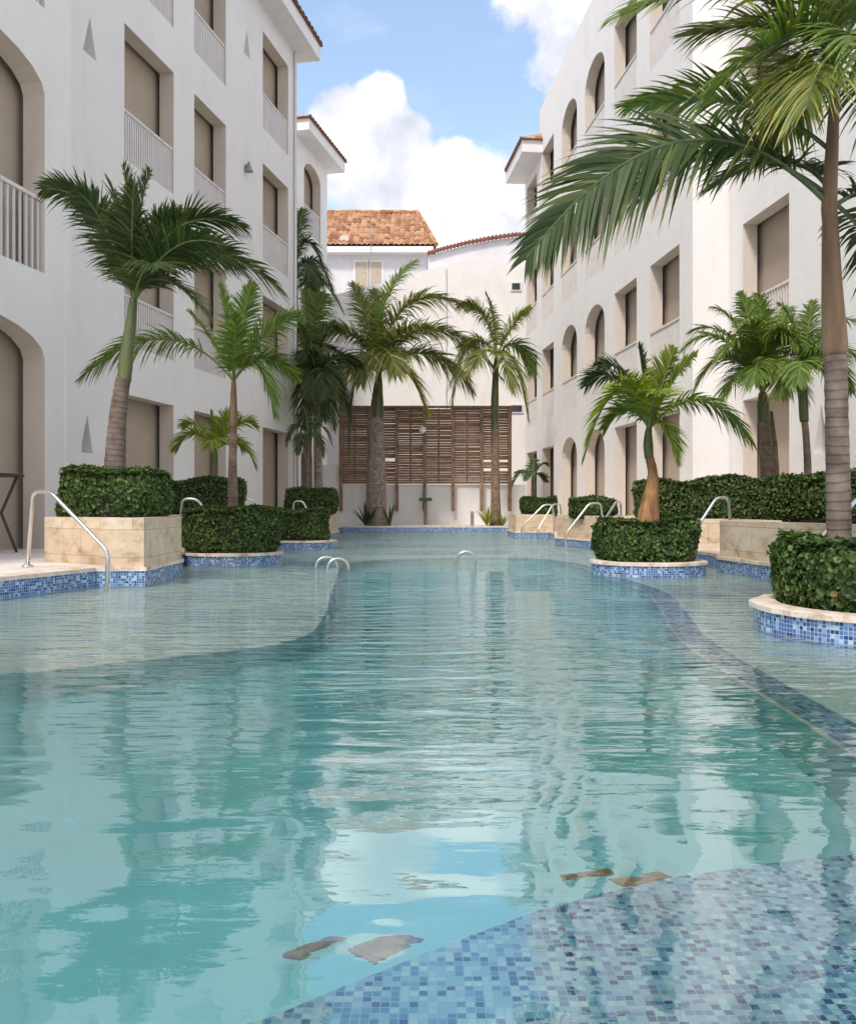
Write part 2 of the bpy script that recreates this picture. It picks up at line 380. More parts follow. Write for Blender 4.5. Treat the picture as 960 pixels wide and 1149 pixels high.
# water
def watermat():
    m, nt, b = newmat('pool_water_surface'); L=nt.links
    nt.nodes.remove(b)
    gl=N(nt,'ShaderNodeBsdfRefraction'); gl.inputs['IOR'].default_value=1.333; gl.inputs['Roughness'].default_value=0
    gs=N(nt,'ShaderNodeBsdfGlossy'); gs.inputs['Roughness'].default_value=0
    fz=N(nt,'ShaderNodeFresnel'); fz.inputs['IOR'].default_value=1.333
    f1=N(nt,'ShaderNodeMath',operation='SUBTRACT'); f1.inputs[0].default_value=1; L.new(fz.outputs[0],f1.inputs[1])
    f2=N(nt,'ShaderNodeMath',operation='POWER'); f2.inputs[1].default_value=3.5; f2.use_clamp=True; L.new(f1.outputs[0],f2.inputs[0])
    f3=N(nt,'ShaderNodeMath',operation='MULTIPLY_ADD'); f3.inputs[1].default_value=3.8; f3.inputs[2].default_value=.92; L.new(f2.outputs[0],f3.inputs[0])
    fk=N(nt,'ShaderNodeMath',operation='MULTIPLY'); fk.use_clamp=True; L.new(f3.outputs[0],fk.inputs[1]); L.new(fz.outputs[0],fk.inputs[0])
    mxs=N(nt,'ShaderNodeMixShader'); L.new(fk.outputs[0],mxs.inputs[0]); L.new(gl.outputs[0],mxs.inputs[1]); L.new(gs.outputs[0],mxs.inputs[2])
    out=nt.nodes['Material Output']
    tc=N(nt,'ShaderNodeTexCoord')
    def nz(sc,scale,detail,dist=0,rough=.5,rot=0):
        mp=N(nt,'ShaderNodeMapping'); mp.inputs['Scale'].default_value=sc; mp.inputs['Rotation'].default_value=(0,0,rot)
        L.new(tc.outputs['Object'],mp.inputs['Vector'])
        n=N(nt,'ShaderNodeTexNoise'); n.inputs['Scale'].default_value=scale; n.inputs['Detail'].default_value=detail
        n.inputs['Distortion'].default_value=dist; n.inputs['Roughness'].default_value=rough
        L.new(mp.outputs[0],n.inputs['Vector']); return n.outputs['Fac']
    swell=nz((.9,1.5,1),1.6,2,.4,.4)
    rip=nz((1.6,6.5,1),1.5,2,.5,.45,.06)
    fine=nz((5,15,1),1.7,2,.3,.5,-.08)
    gate=nz((.35,.5,1),1.0,2)
    # distance: water beyond ~2.5 m is ruffled by the inlets
    sp=N(nt,'ShaderNodeSeparateXYZ'); L.new(tc.outputs['Object'],sp.inputs[0])
    mr=N(nt,'ShaderNodeMapRange'); mr.inputs[1].default_value=1.9; mr.inputs[2].default_value=4.2; mr.inputs[3].default_value=.10; mr.inputs[4].default_value=1.0
    L.new(sp.outputs[1],mr.inputs[0])
    gr=N(nt,'ShaderNodeMapRange'); gr.inputs[1].default_value=.35; gr.inputs[2].default_value=.65; gr.inputs[3].default_value=.45; gr.inputs[4].default_value=1.15
    L.new(gate,gr.inputs[0])
    g=N(nt,'ShaderNodeMath',operation='MULTIPLY'); L.new(mr.outputs[0],g.inputs[0]); L.new(gr.outputs[0],g.inputs[1])
    def mul(a,k):
        x=N(nt,'ShaderNodeMath',operation='MULTIPLY'); L.new(a,x.inputs[0])
        if isinstance(k,(int,float)): x.inputs[1].default_value=k
        else: L.new(k,x.inputs[1])
        return x.outputs[0]
    def add(a,b2):
        x=N(nt,'ShaderNodeMath',operation='ADD'); L.new(a,x.inputs[0]); L.new(b2,x.inputs[1]); return x.outputs[0]
    far=N(nt,'ShaderNodeMapRange'); far.inputs[1].default_value=3.2; far.inputs[2].default_value=8.0; far.inputs[3].default_value=1.0; far.inputs[4].default_value=5.0
    L.new(sp.outputs[1],far.inputs[0])
    tiny=nz((9,16,1),3.2,1,.2,.5,.2)
    h=add(add(mul(swell,.015),mul(tiny,.00018)),add(mul(mul(mul(rip,g.outputs[0]),far.outputs[0]),.0150),mul(mul(mul(fine,g.outputs[0]),far.outputs[0]),.0022)))
    bp=N(nt,'ShaderNodeBump'); bp.inputs['Strength'].default_value=1; bp.inputs['Distance'].default_value=1.0
    L.new(h,bp.inputs['Height']); 
    for q in (gl,gs,fz): L.new(bp.outputs['Normal'],q.inputs['Normal'])
    L.new(mxs.outputs[0],out.inputs['Surface'])
    ab=N(nt,'ShaderNodeVolumeAbsorption'); ab.inputs['Color'].default_value=(.35,.88,.88,1); ab.inputs['Density'].default_value=.30
    L.new(ab.outputs[0],out.inputs['Volume'])
    return m
M['water']=watermat()
mb=MB(); wp=offset(pool,-.10)
mb.prism(wp,-1.6,0,0,True,True)
structure(mb.build('pool_water',M['water']))

# drain plates on the deep floor / bench edge
def plate(pts,d,mat,label):
    q=[UW(px,py,d-.012) for px,py in pts]
    if area(q)<0: q.reverse()
    cx=sum(p[0] for p in q)/4; cy=sum(p[1] for p in q)/4
    mb=MB(); mb.prism(q,-d,-d+.012,0,True,True)
    o=mb.build('drain_cover',mat,None,False,(cx,cy,-d)); tag(o,label,'drain cover','drain covers under the water')
plate([(390,1068),(446,1048),(476,1055),(420,1081)],.72,M['drain'],'grey drain cover under water beside blue mosaic bench, larger grey one')
plate([(320,1074),(370,1050),(388,1054),(338,1078)],.72,M['drain'],'narrow grey drain cover under water, leftmost one near the mosaic bench')
plate([(683,988),(740,976),(754,981),(700,996)],.72,M['drain2'],'long rust brown drain cover under water beside blue mosaic, rightmost one')
plate([(627,983),(684,974),(690,979),(634,990)],.72,M['drain2'],'thin rust brown drain cover under water left of longer rusty one')

# ------------------------------------------------------------------ buildings
class Plane:
    """vertical facade plane: u runs along the wall away from the camera, n points to the courtyard"""
    def __init__(s,C,tan,side):
        s.C=C; s.tan=tan; s.side=side
        d=Vector((tan,1,0)).normalized(); s.d=d
        s.n=Vector((d.y,-d.x,0)) if side=='L' else Vector((-d.y,d.x,0))
        s.cs=d.y
    def pt(s,Y,z,out=0):               # Y = depth of the wall point before moving it out along the normal
        return Vector((s.C+s.tan*Y,Y,z))+s.n*out
    def T(s,p):                        # local (Y, out, z)
        return s.pt(p[0],p[2],p[1])
def arch(y0,y1,z0,z1,rise,n=10):
    pts=[(y0,z0),(y1,z0),(y1,z1-rise)]
    c=(y0+y1)/2; a=(y1-y0)/2
    for i in range(1,n):
        t=PI*i/n; pts.append((c+a*math.cos(t), z1-rise+rise*math.sin(t)))
    pts.append((y0,z1-rise)); return pts
def rect(y0,y1,z0,z1): return [(y0,z0),(y1,z0),(y1,z1),(y0,z1)]
def facade(mb,pl,Y0,Y1,z0,z1,holes,niches=(),reveal=.32,depth=8,near_end=True,far_end=True,top=None,slope=0):
    outer=[(Y0,z0),(Y1,z0),(Y1,z1),(Y0,z1+slope)]
    hs=[h for h in holes]+[h for h in niches]
    rings=[[Vector((a,b,0)) for a,b in outer]]+[[Vector((a,b,0)) for a,b in h] for h in hs]
    allp=[p for r in rings for p in r]; tris=tessellate_polygon(rings)
    mb.idx([pl.pt(p.x,p.y) for p in allp],[tuple(t) for t in tris])
    for h in hs:
        dd=reveal if h in holes else .24
        for i in range(len(h)):
            a=h[i]; b=h[(i+1)%len(h)]
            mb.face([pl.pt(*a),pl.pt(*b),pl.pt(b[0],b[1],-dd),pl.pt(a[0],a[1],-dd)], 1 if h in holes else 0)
        if h in niches:
            mb.face([pl.pt(a,b,-dd) for a,b in h],1)  # niche back takes the darker reveal colour, painting in its shade
    mb.face([pl.pt(Y0,z0),pl.pt(Y0,z1+slope),pl.pt(Y0,z1+slope,-depth),pl.pt(Y0,z0,-depth)])
    mb.face([pl.pt(Y1,z0),pl.pt(Y1,z1),pl.pt(Y1,z1,-depth),pl.pt(Y1,z0,-depth)])
    mb.face([pl.pt(Y0,z0,-depth),pl.pt(Y1,z0,-depth),pl.pt(Y1,z1,-depth),pl.pt(Y0,z1+slope,-depth)])
    mb.face([pl.pt(Y0,z1+slope),pl.pt(Y1,z1),pl.pt(Y1,z1,-depth),pl.pt(Y0,z1+slope,-depth)])
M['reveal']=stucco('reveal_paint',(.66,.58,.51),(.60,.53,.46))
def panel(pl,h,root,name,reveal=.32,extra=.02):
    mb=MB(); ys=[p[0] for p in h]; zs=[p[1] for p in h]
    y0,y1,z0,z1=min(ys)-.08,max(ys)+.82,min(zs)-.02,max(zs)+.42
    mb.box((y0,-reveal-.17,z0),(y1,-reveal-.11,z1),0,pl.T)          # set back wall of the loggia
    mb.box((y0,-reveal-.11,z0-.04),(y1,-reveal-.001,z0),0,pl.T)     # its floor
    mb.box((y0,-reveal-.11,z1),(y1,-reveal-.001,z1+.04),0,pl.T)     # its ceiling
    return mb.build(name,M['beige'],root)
def railing(pl,y0,y1,zf,parent,step=.085,h=1.10,out=-.05,bw=.036):
    mb=MB()
    mb.box((y0+.005,out-.03,zf+h-.05),(y1-.005,out+.03,zf+h),0,pl.T)
    mb.box((y0+.005,out-.02,zf+.06),(y1-.005,out+.02,zf+.10),0,pl.T)
    n=max(3,int((y1-y0)/step)); 
    for i in range(n):
        y=y0+(i+.5)*(y1-y0)/n
        mb.box((y-bw/2,out-.012,zf+.10),(y+bw/2,out+.012,zf+h-.05),0,pl.T)
    return mb.build('railing',M['rail'],parent)
def eave(pl,Y0,Y1,zs,root,over=.6,th=.42,back=5,pitch=.36,endover=.6,parapet=False):
    """boxed eave with a fascia and a pitched clay roof over it"""
    mb=MB()
    mb.box((Y0-endover,-.3,zs),(Y1+endover,over,zs+th),0,pl.T)
    rf=mb.build('fascia',M['fascia'],None)
    mb=MB()
    o2=over+.07; zt=zs+th
    # barrel tiles running up the slope
    pit=.26; n=int((Y1-Y0+2*endover+.2)/pit)
    y0=Y0-endover-.1; k=4
    vs=[];uv=[];fs=[]
    rows=int((back+o2)/.36)
    for j in range(rows+1):
        for half in (0,1):
            jj=min(rows,j+half)
            dist=jj*.36; 
            zoff=.05*(0 if half else 1)
            for i in range(n*k+1):
                ph=(i%k)/k
                b_=.06*abs(math.sin(PI*i/k))
                # hip ends
                x=o2-dist; z=zt+.03+dist*pitch+b_+(.03 if half==0 else 0)
                y=y0+i*pit/k
                hip=dist*.8
                y=min(max(y,y0+min(hip,(Y1-Y0)/2)),y0+n*pit-min(hip,(Y1-Y0)/2))
                vs.append(pl.pt(y,z,x)); uv.append((i*pit/k,jj*.36-.001*(1-half)))
    w=n*k+1
    for r in range(2*(rows+1)-1):
        for i in range(w-1):
            fs.append((r*w+i,r*w+i+1,(r+1)*w+i+1,(r+1)*w+i))
    mb.idx(vs,fs,0,uv)
    # hip slopes at both ends and rear slope
    A=pl.pt(y0,zt+.03,o2); B=pl.pt(y0+n*pit,zt+.03,o2)
    dist=rows*.36; hp=min(dist*.8,(Y1-Y0)/2)
    A2=pl.pt(y0+hp,zt+.03+dist*pitch,o2-dist); B2=pl.pt(y0+n*pit-hp,zt+.03+dist*pitch,o2-dist)
    A3=pl.pt(y0,zt+.03,o2-2*dist); B3=pl.pt(y0+n*pit,zt+.03,o2-2*dist)
    mb.face([A,A2,A3],0,[(0,0),(dist,dist),(2*dist,0)]); mb.face([B,B2,B3],0,[(0,0),(dist,dist),(2*dist,0)]); mb.face([A2,B2,B3,A3],0,[(0,0),(6,0),(6,4),(0,4)])
    mb.box((y0,-.28,zt),(y0+n*pit,o2,zt+.035),1,pl.T)
    r=mb.build('roof',[M['tiles'],M['tile_edge']],root)
    rf.parent=r; rf.location=(0,0,0)
    return r

FL=[.17+3.5*k for k in range(4)]       # storey floors
# ---- left hotel building
lw=Plane(-7.39,.198,'L'); lp=Plane(-8.5,.198,'L'); lm=Plane(-9.046,.198,'L')
hotelL=thing('hotel_building','white four storey hotel building left of the pool with square balconies and railings','building',(-6,14,.17))
mb=MB()
wh=[]; 
wing=[]
for k,z in enumerate(FL[:3]):
    zf=z if k==0 else z+.14
    wing.append((k,arch(9.25,11.77,zf,z+2.93,.42)))
facade(mb,lw,4.0,12.3,0,14.3,[h for k,h in wing])
facade(mb,lp,10.5,14.5,0,14.3,[])
cols=[(16.8,18.72),(19.66,21.3),(23.6,25.5)]
main=[]
for k,z in enumerate(FL):
    zf=z if k==0 else z+.14
    for c in cols: main.append((k,c,rect(c[0],c[1],zf,z+2.70)))
def tri(pl,px0,px1,pxt,yt,yb):         # triangular niche from where it sits on the wall
    def Yp(px): return -pl.C/(pl.tan-(px-480)/1000)
    a=Yp(px0);b=Yp(px1);c=Yp(pxt)
    zb=.7+(571-yb)/1000*(a+b)/2; zt=.7+(571-yt)/1000*c
    return [(a,zb),(b,zb),(c,zt)]
ln=[tri(lm,93,108,101,18,62),tri(lm,90,104,98,465,508),tri(lm,273.5,281,277,32,63)]
facade(mb,lm,11.5,26.2,0,14.1,[h for k,c,h in main],ln)
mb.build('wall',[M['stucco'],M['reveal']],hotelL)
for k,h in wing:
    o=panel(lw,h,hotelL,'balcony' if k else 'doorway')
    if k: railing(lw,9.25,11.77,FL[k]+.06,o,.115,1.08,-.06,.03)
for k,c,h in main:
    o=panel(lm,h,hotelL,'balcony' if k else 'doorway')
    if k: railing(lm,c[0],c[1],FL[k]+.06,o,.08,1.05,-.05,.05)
eave(lm,12.5,26.0,14.02,hotelL)
mb=MB(); mb.tube([lm.pt(25.95,z,.05) for z in (.2,5,10,14)],.045,8); mb.build('downpipe',M['rail'],hotelL)
def sconce(pl,px,py,root):
    Y=-pl.C/(pl.tan-(px-480)/1000); z=.7+(571-py)/1000*Y
    mb=MB()
    mb.tube([pl.pt(Y,z+.13,.10),pl.pt(Y,z,.10),pl.pt(Y,z-.13,.10)],[.02,.06,.11],10)
    mb.box((Y-.04,0,z-.02),(Y+.04,.09,z+.05),0,pl.T)
    mb.build('wall_lamp',M['grey_metal'],root)
sconce(lm,275,187,hotelL)
mb=MB(); mb.box((12.2,-.02,.17),(12.32,.03,14.3),0,lw.T); mb.build('corner_trim',M['stucco'],hotelL)
# plinth of coral stone at the arch feet
mb=MB(); mb.box((11.78,-.3,.17),(12.3,.02,.27),0,lw.T); mb.box((8.6,-.3,.17),(9.24,.02,.27),0,lw.T); mb.build('skirting',M['coral'],hotelL)

# ---- left far building
lf=Plane(-11.56,.22,'L')
farL=thing('annex_building','narrow white annex with arched openings and tiled eave behind the left building','building',(-4.3,33,.17))
mb=MB()
fh=[(0,arch(31.9,33.1,.17,2.95,.5))]+[(k,arch(32.2,33.95,FL[k]+.14,FL[k]+2.75,.5)) for k in (1,2,3)]
facade(mb,lf,31.5,34.7,0,13.9,[h for k,h in fh])
mb.build('wall',[M['stucco_far'],M['reveal']],farL)
for k,h in fh:
    o=panel(lf,h,farL,'balcony' if k else 'doorway')
    if k: railing(lf,32.2,33.95,FL[k]+.06,o,.1,1.05,-.05,.05)
eave(lf,31.6,34.6,13.9,farL,.6,.4,4,.3,.5)

# ---- right hotel building
rm=Plane(7.24,-.101,'R'); rw=Plane(8.04,-.101,'R')
hotelR=thing('hotel_building','long white four storey hotel building on right side, arched openings mixed with square ones','building',(5.2,22,.17))
def Yr(pl,px): return -pl.C/(pl.tan-(px-480)/1000)
rc=[(729,762,0),(689,714,0),(656,678,1),(630,647,1),(608,621,0),(591,602,0)]
mb=MB(); ro=[]
for k,z in enumerate(FL):
    zf=z if k==0 else z+.14
    for a,b,ar in rc:
        y1=Yr(rm,a); y0=Yr(rm,b)
        h=arch(y0,y1,zf,z+2.78,.62) if ar else rect(y0,y1,zf,z+2.66)
        if k==3 and (a,b)==(591,602): h=rect(y0,y1,zf,z+2.3)
        ro.append((k,(y0,y1),h))
facade(mb,rm,18.2,32.0,0,15.0,[h for k,c,h in ro if c[1]<32],(),.30,8,slope=.5)
facade(mb,rm,32.001,34.45,0,13.5,[h for k,c,h in ro if c[1]>=32],(),.30,8)
wo=[]
for k,z in enumerate(FL[:3]):
    zf=z if k==0 else z+.14
    wo.append((k,rect(Yr(rw,885),Yr(rw,833),zf,z+2.68)))
rn=[tri(rw,912,929,921,453,508)]
facade(mb,rw,9.0,18.19,0,14.6,[h for k,h in wo],rn,.30,6)
mb.build('wall',[M['stucco'],M['reveal']],hotelR)
for k,c,h in ro:
    o=panel(rm,h,hotelR,'balcony' if k else 'doorway',.30)
    if k: railing(rm,c[0],c[1],FL[k]+.06,o,.085,1.06,-.03,.052)
for k,h in wo:
    o=panel(rw,h,hotelR,'balcony' if k else 'doorway',.30)
    if k: railing(rw,h[0][0],h[1][0],FL[k]+.06,o,.1,1.08,-.03,.035)
eave(rm,32.1,34.2,13.35,hotelR,.72,.42,3,.35,.5)

# ---- far background
def poly_wall(mb,pts,Y,depth,mi=0):     # pts in (X,z), facing the courtyard
    a=[(x,Y,z) for x,z in pts]; b=[(x,Y+depth,z) for x,z in pts]
    mb.idx(a,[tuple(t) for t in tessellate_polygon([[Vector((x,z,0)) for x,z in pts]])],mi)
    mb.idx(b,[tuple(t) for t in tessellate_polygon([[Vector((x,z,0)) for x,z in pts]])],mi)
    n=len(pts)
    for i in range(n):
        mb.face([a[i],a[(i+1)%n],b[(i+1)%n],b[i]],mi)
def XZ(px,py,Y): v=P(px,py,Y); return (v.x,v.z)
gb=thing('gabled_building','bright white gabled building behind the wooden slat fence','building',(0,36,.17))
mb=MB(); poly_wall(mb,[(-6.5,.1),(7,.1),XZ(640,316,36),XZ(588,302,36),XZ(539,286.5,36),XZ(432,316,36),XZ(300,350,36)],36,7)
mb.build('wall',M['stucco_far'],gb)
def flatwin(root,px0,px1,py0,py1,Y,mat,frame=.06,name='window'):
    a=P(px0,py1,Y); b=P(px1,py0,Y)
    mb=MB(); mb.box((a.x-frame,Y-.05,a.z-frame),(b.x+frame,Y-.003,b.z+frame))
    w=mb.build(name,M['fascia'],root)
    mb=MB(); mb.box((a.x,Y-.07,a.z),(b.x,Y-.052,b.z)); mb.build('pane',mat,w)
flatwin(gb,574,583,318,325,36,M['glass'])
flatwin(gb,573,585,455,462,36,M['glass'])
flatwin(gb,521,534,394,410,36,M['shutter'])
mb=MB(); mb.tube([P(500,300,35.93),P(500,456,35.93)],.035,8); mb.build('downpipe',M['fascia'],gb)
tb=thing('tiled_building','far white house with a hipped orange clay tile roof and tan shutters','building',(-6,46,.17))
mb=MB(); ez=P(480,280,46).z
mb.box((-16,46,0),(-.05,54,ez)); mb.build('wall',M['stucco_grey'],tb)
mb=MB(); mb.box((-16.3,45.45,ez-.28),(.28,46.0-.003,ez+.02)); mb.box((-.047,46.01,ez-.28),(.28,54,ez+.02)); mb.build('fascia',M['fascia'],tb)
# hipped roof of barrel tiles
mb=MB(); n=62; k=4; rows=12; W=16.7; x0=-16.3; rise=P(470,240,49.4).z-ez; run=3.9
vs=[];uv=[];fs=[]
for j in range(rows+1):
    for half in (0,1):
        t=min(1,(j+half)/rows); 
        for i in range(n*k+1):
            b_=.07*abs(math.sin(PI*i/k)); x=x0+W*i/(n*k)
            xm=.42-t*1.0
            sag=.05*math.sin(x*.9)+.03*math.sin(x*2.3+t*4)
            vs.append((min(x,xm),45.4+t*run,ez+.03+t*rise+b_+(.045 if half==0 else 0)+sag*t)); uv.append((W*i/(n*k),t*4.6-.001*(1-half)))
w=n*k+1
for r in range(2*(rows+1)-1):
    for i in range(w-1): fs.append((r*w+i,r*w+i+1,(r+1)*w+i+1,(r+1)*w+i))
mb.idx(vs,fs,0,uv)
zr=ez+.03+rise
mb.face([(.42,45.4,ez+.03),(.42,54.4,ez+.03),(-.58,49.3,zr)],0,[(0,0),(9,0),(4,4)])
mb.face([(x0,54.4,ez+.03),(.42,54.4,ez+.03),(-.58,49.3,zr),(x0,49.3,zr)],0,[(0,0),(16,0),(16,4),(0,4)])
mb.tube([(x0,49.3,zr+.06),(-8,49.3,zr+.05),(-.58,49.3,zr+.04)],.13,8,0)
mb.tube([(-.58,49.3,zr+.04),(.42,45.4,ez+.10)],.12,8,0)
mb.build('roof',M['tiles'],tb)
mb=MB(); c=P(386,269,45.9)+Vector((0,0,0)); mb.tube([c+Vector((0,.1,0)),c+Vector((0,-.05,0))],[.22,.25],14); mb.build('satellite_dish',M['reveal'],tb)
flatwin(tb,398.5,412,294,330,46,M['shutter'],.09); flatwin(tb,415,428,294,330,46,M['shutter'],.09)
mb=MB(); mb.tube([P(416,240,45.3),P(416,300,45.3)],.016,6); mb.build('antenna_pole',M['grey_metal'],tb)
cb=thing('curved_roof_building','far grey white building with a thin curved line of clay tile coping','building',(3,42,.17))
crv=[(480,287),(500,281),(524,275),(550,270),(577,266),(600,266),(680,272)]
mb=MB(); poly_wall(mb,[(0,.1),(9,.1)]+[XZ(a,b,42) for a,b in reversed(crv)],42,3); mb.build('wall',M['stucco_grey'],cb)
mb=MB()
for i in range(len(crv)-1):
    a=P(*crv[i],42); b=P(*crv[i+1],42); s=6
    for q in range(s):
        p0=a.lerp(b,q/s); p1=a.lerp(b,(q+.92)/s)
        mb.tube([p0+Vector((0,-.15,.03)),p0.lerp(p1,.5)+Vector((0,-.15,.10)),p1+Vector((0,-.15,.03))],[.09,.12,.09],8)
mb.build('tile_coping',M['tile_edge'],cb)

# ---- slat fence on a white garden wall
gw=MB(); gw.box((-3.6,30.12,.1),(-2.95,30.4,2.2)); gw.box((-2.95,30.12,.1),(3.3,30.4,1.52))
tag(gw.build('garden_wall',M['stucco_far'],None,False,(0,30.2,.1)),'low white wall under the wooden slat fence at the pool end','wall')
fence=thing('slat_fence','tall weathered brown wooden slat fence with posts behind the far pool edge','fence',(0,30,.6))
px=[382.5,413,445,476,508,540,571.5]
xs=[(p-480)*.030 for p in px]
zt=4.08; zb=1.55
for i in range(6):
    mb=MB(); z=zb; 
    while z<zt-.02:
        hgt=random.uniform(.055,.085)
        skip=(i==1 and abs(z-2.30)<.06) or (i==5 and (abs(z-2.26)<.035 or abs(z-1.98)<.03 or abs(z-3.35)<.03)) 
        if not skip:
            dz=random.uniform(-.006,.006)
            a=Vector((xs[i]+.02,30.0,z)); 
            mb.box((xs[i]+.02,30.0+random.uniform(-.01,.01),z),(xs[i+1]-.02,30.03,z+hgt),0,(lambda p,dz=dz,x=xs[i]:Vector((p.x,p.y,p.z+dz*(p.x-x)))))
        z+=hgt+random.uniform(.004,.015)
    mb.box(((xs[i]+xs[i+1])/2-.03,30.035,zb),((xs[i]+xs[i+1])/2+.03,30.07,zt))
    mb.build('slat_panel',M['wood'],fence)
for x in xs:
    mb=MB(); mb.box((x-.06,29.88,.62),(x+.06,29.985,zt+.02)); mb.build('post',M['wood_post'],fence)
mb=MB(); mb.box((xs[0]-.08,29.86,zt+.021),(xs[-1]+.08,30.1,zt+.08)); mb.build('top_rail',M['wood_post'],fence)
mb=MB(); c=P(474,482,29.8); mb.tube([c+Vector((0,0,-.12)),c+Vector((0,0,-.08)),c,c+Vector((0,0,.08)),c+Vector((0,0,.12))],[.03,.1,.13,.1,.03],12); mb.build('lamp',M['lampglass'],fence,True)
fx=thing('wall_fixture','small dark green T shaped fixture on a short post before the white wall','fixture',P(477,589.5,29.6))
c=P(477,561,29.6)
mb=MB(); mb.box((c.x-.22,29.5,c.z-.04),(c.x+.22,29.75,c.z+.07)); mb.build('cap',M['green_metal'],fx)
mb=MB(); mb.tube([(c.x,29.62,.17),(c.x,29.62,c.z-.041)],.055,10); mb.build('post',M['wood_post'],fx)
c=P(529.5,575,27.6)
mb=MB(); mb.tube([(c.x,27.6,.17),(c.x,27.6,.60),(c.x,27.6,.64)],[.055,.055,.03],12)
tag(mb.build('bollard',M['grey_metal'],None,False,(c.x,27.6,.17)),'short grey metal post at the far edge of the pool','post')

# ------------------------------------------------------------------ planters
def box_planter(poly,label,ztop=.62,zbase=.10):
    if area(poly)<0: poly=poly[::-1]
    cx=sum(p[0] for p in poly)/len(poly); cy=sum(p[1] for p in poly)/len(poly)
    t=thing('stone_planter',label,'planter',(cx,cy,zbase),'coral stone planters')
    mb=MB(); inn=offset(poly,.12)
    mb.prism(poly,zbase,ztop,0,False); 
    n=len(poly)
    for i in range(n):
        a,b=poly[i],poly[(i+1)%n]; c,d=inn[(i+1)%n],inn[i]
        mb.face([(a[0],a[1],ztop),(b[0],b[1],ztop),(c[0],c[1],ztop),(d[0],d[1],ztop)])
    mb.prism(inn,ztop-.1,ztop,0,False)
    mb.build('planter_wall',M['coral'],t)
    mb=MB(); mb.flat(inn,[],ztop-.05); mb.build('soil',M['soil'],t)
    return t
box_planter([(-3.85,8.95),(-3.02,8.36),(-2.975,8.12),(-2.585,8.115),(-2.615,9.46),(-2.9,9.9),(-3.85,9.9)],'tan coral stone block planter beside the near left handrail')
box_planter([(-3.9,12.35),(-2.67,12.32),(-2.67,13.8),(-3.9,13.8)],'stone planter holding the small yellow palm on the left side')
box_planter([(-3.3,19.25),(-2.22,19.25),(-2.22,21.95),(-3.3,21.95)],'stone planter at far left corner of the pool under a clipped hedge')
box_planter([(3.385,8.75),(3.265,9.98),(3.42,10.12),(3.85,10.12),(3.85,11.62),(3.42,11.64),(2.99,11.92),(2.99,13.1),(3.3,14.05),(6.3,14.05),(6.9,6.5),(3.66,6.5)],'long tan stone planter on right side below the double palm',.57)
box_planter([(2.46,17.0),(2.92,15.25),(3.7,15.35),(3.5,17.6),(2.6,17.6)],'stone planter on right side between the two pairs of pool handrails',.58)
box_planter([(2.07,21.02),(2.95,21.02),(3.3,22.9),(2.07,22.9)],'farthest stone planter on right, holding the tiny palm',.57)
def ring_planter(cx,cy,r,label,rim=.15):
    t=thing('round_planter',label,'planter',(cx,cy,-.14),'round mosaic planters')
    n=64
    mb=MB()
    for i in range(n):
        a=2*PI*i/n; b=2*PI*(i+1)/n
        p=lambda an,z,rr=r:(cx+math.cos(an)*rr,cy+math.sin(an)*rr,z)
        mb.face([p(a,-.14),p(b,-.14),p(b,rim-.035),p(a,rim-.035)],0,[(a*r,-.14),(b*r,-.14),(b*r,rim-.035),(a*r,rim-.035)])
    mb.build('tile_band',M['mosaic'],t)
    mb=MB(); rnd=[random.uniform(-.013,.008) for _ in range(n)]
    for i in range(n):
        a=2*PI*i/n; b=2*PI*(i+1)/n; ra=r+.02+rnd[i]; rb=r+.02+rnd[(i+1)%n]
        p=lambda an,z,rr:(cx+math.cos(an)*rr,cy+math.sin(an)*rr,z)
        mb.face([p(a,rim-.035,ra),p(b,rim-.035,rb),p(b,rim-.006,rb),p(a,rim-.006,ra)])
        mb.face([p(a,rim-.006,ra),p(b,rim-.006,rb),p(b,rim,rb-.015),p(a,rim,ra-.015)])
        mb.face([p(a,rim,ra-.015),p(b,rim,rb-.015),p(b,rim,r-.13),p(a,rim,r-.13)])
        mb.face([p(a,rim-.035,ra),p(b,rim-.035,rb),p(b,rim-.035,r-.02),p(a,rim-.035,r-.02)])
    mb.build('coping',M['coping'],t)
    mb=MB(); mb.flat([(cx+math.cos(2*PI*i/n)*(r-.129),cy+math.sin(2*PI*i/n)*(r-.129)) for i in range(n)],[],rim-.01); mb.build('soil',M['soil'],t)
ring_planter(2.72,5.15,.79,'round planter with blue mosaic band and coral rim at the right edge')
ring_planter(2.37,9.62,.60,'round blue mosaic planter in the water under the leaning yellow palm')
ring_planter(-2.52,11.52,.62,'round blue mosaic planter on left with the thin trunked palm')
ring_planter(-2.24,15.85,.60,'round blue mosaic planter on left holding only a hedge')

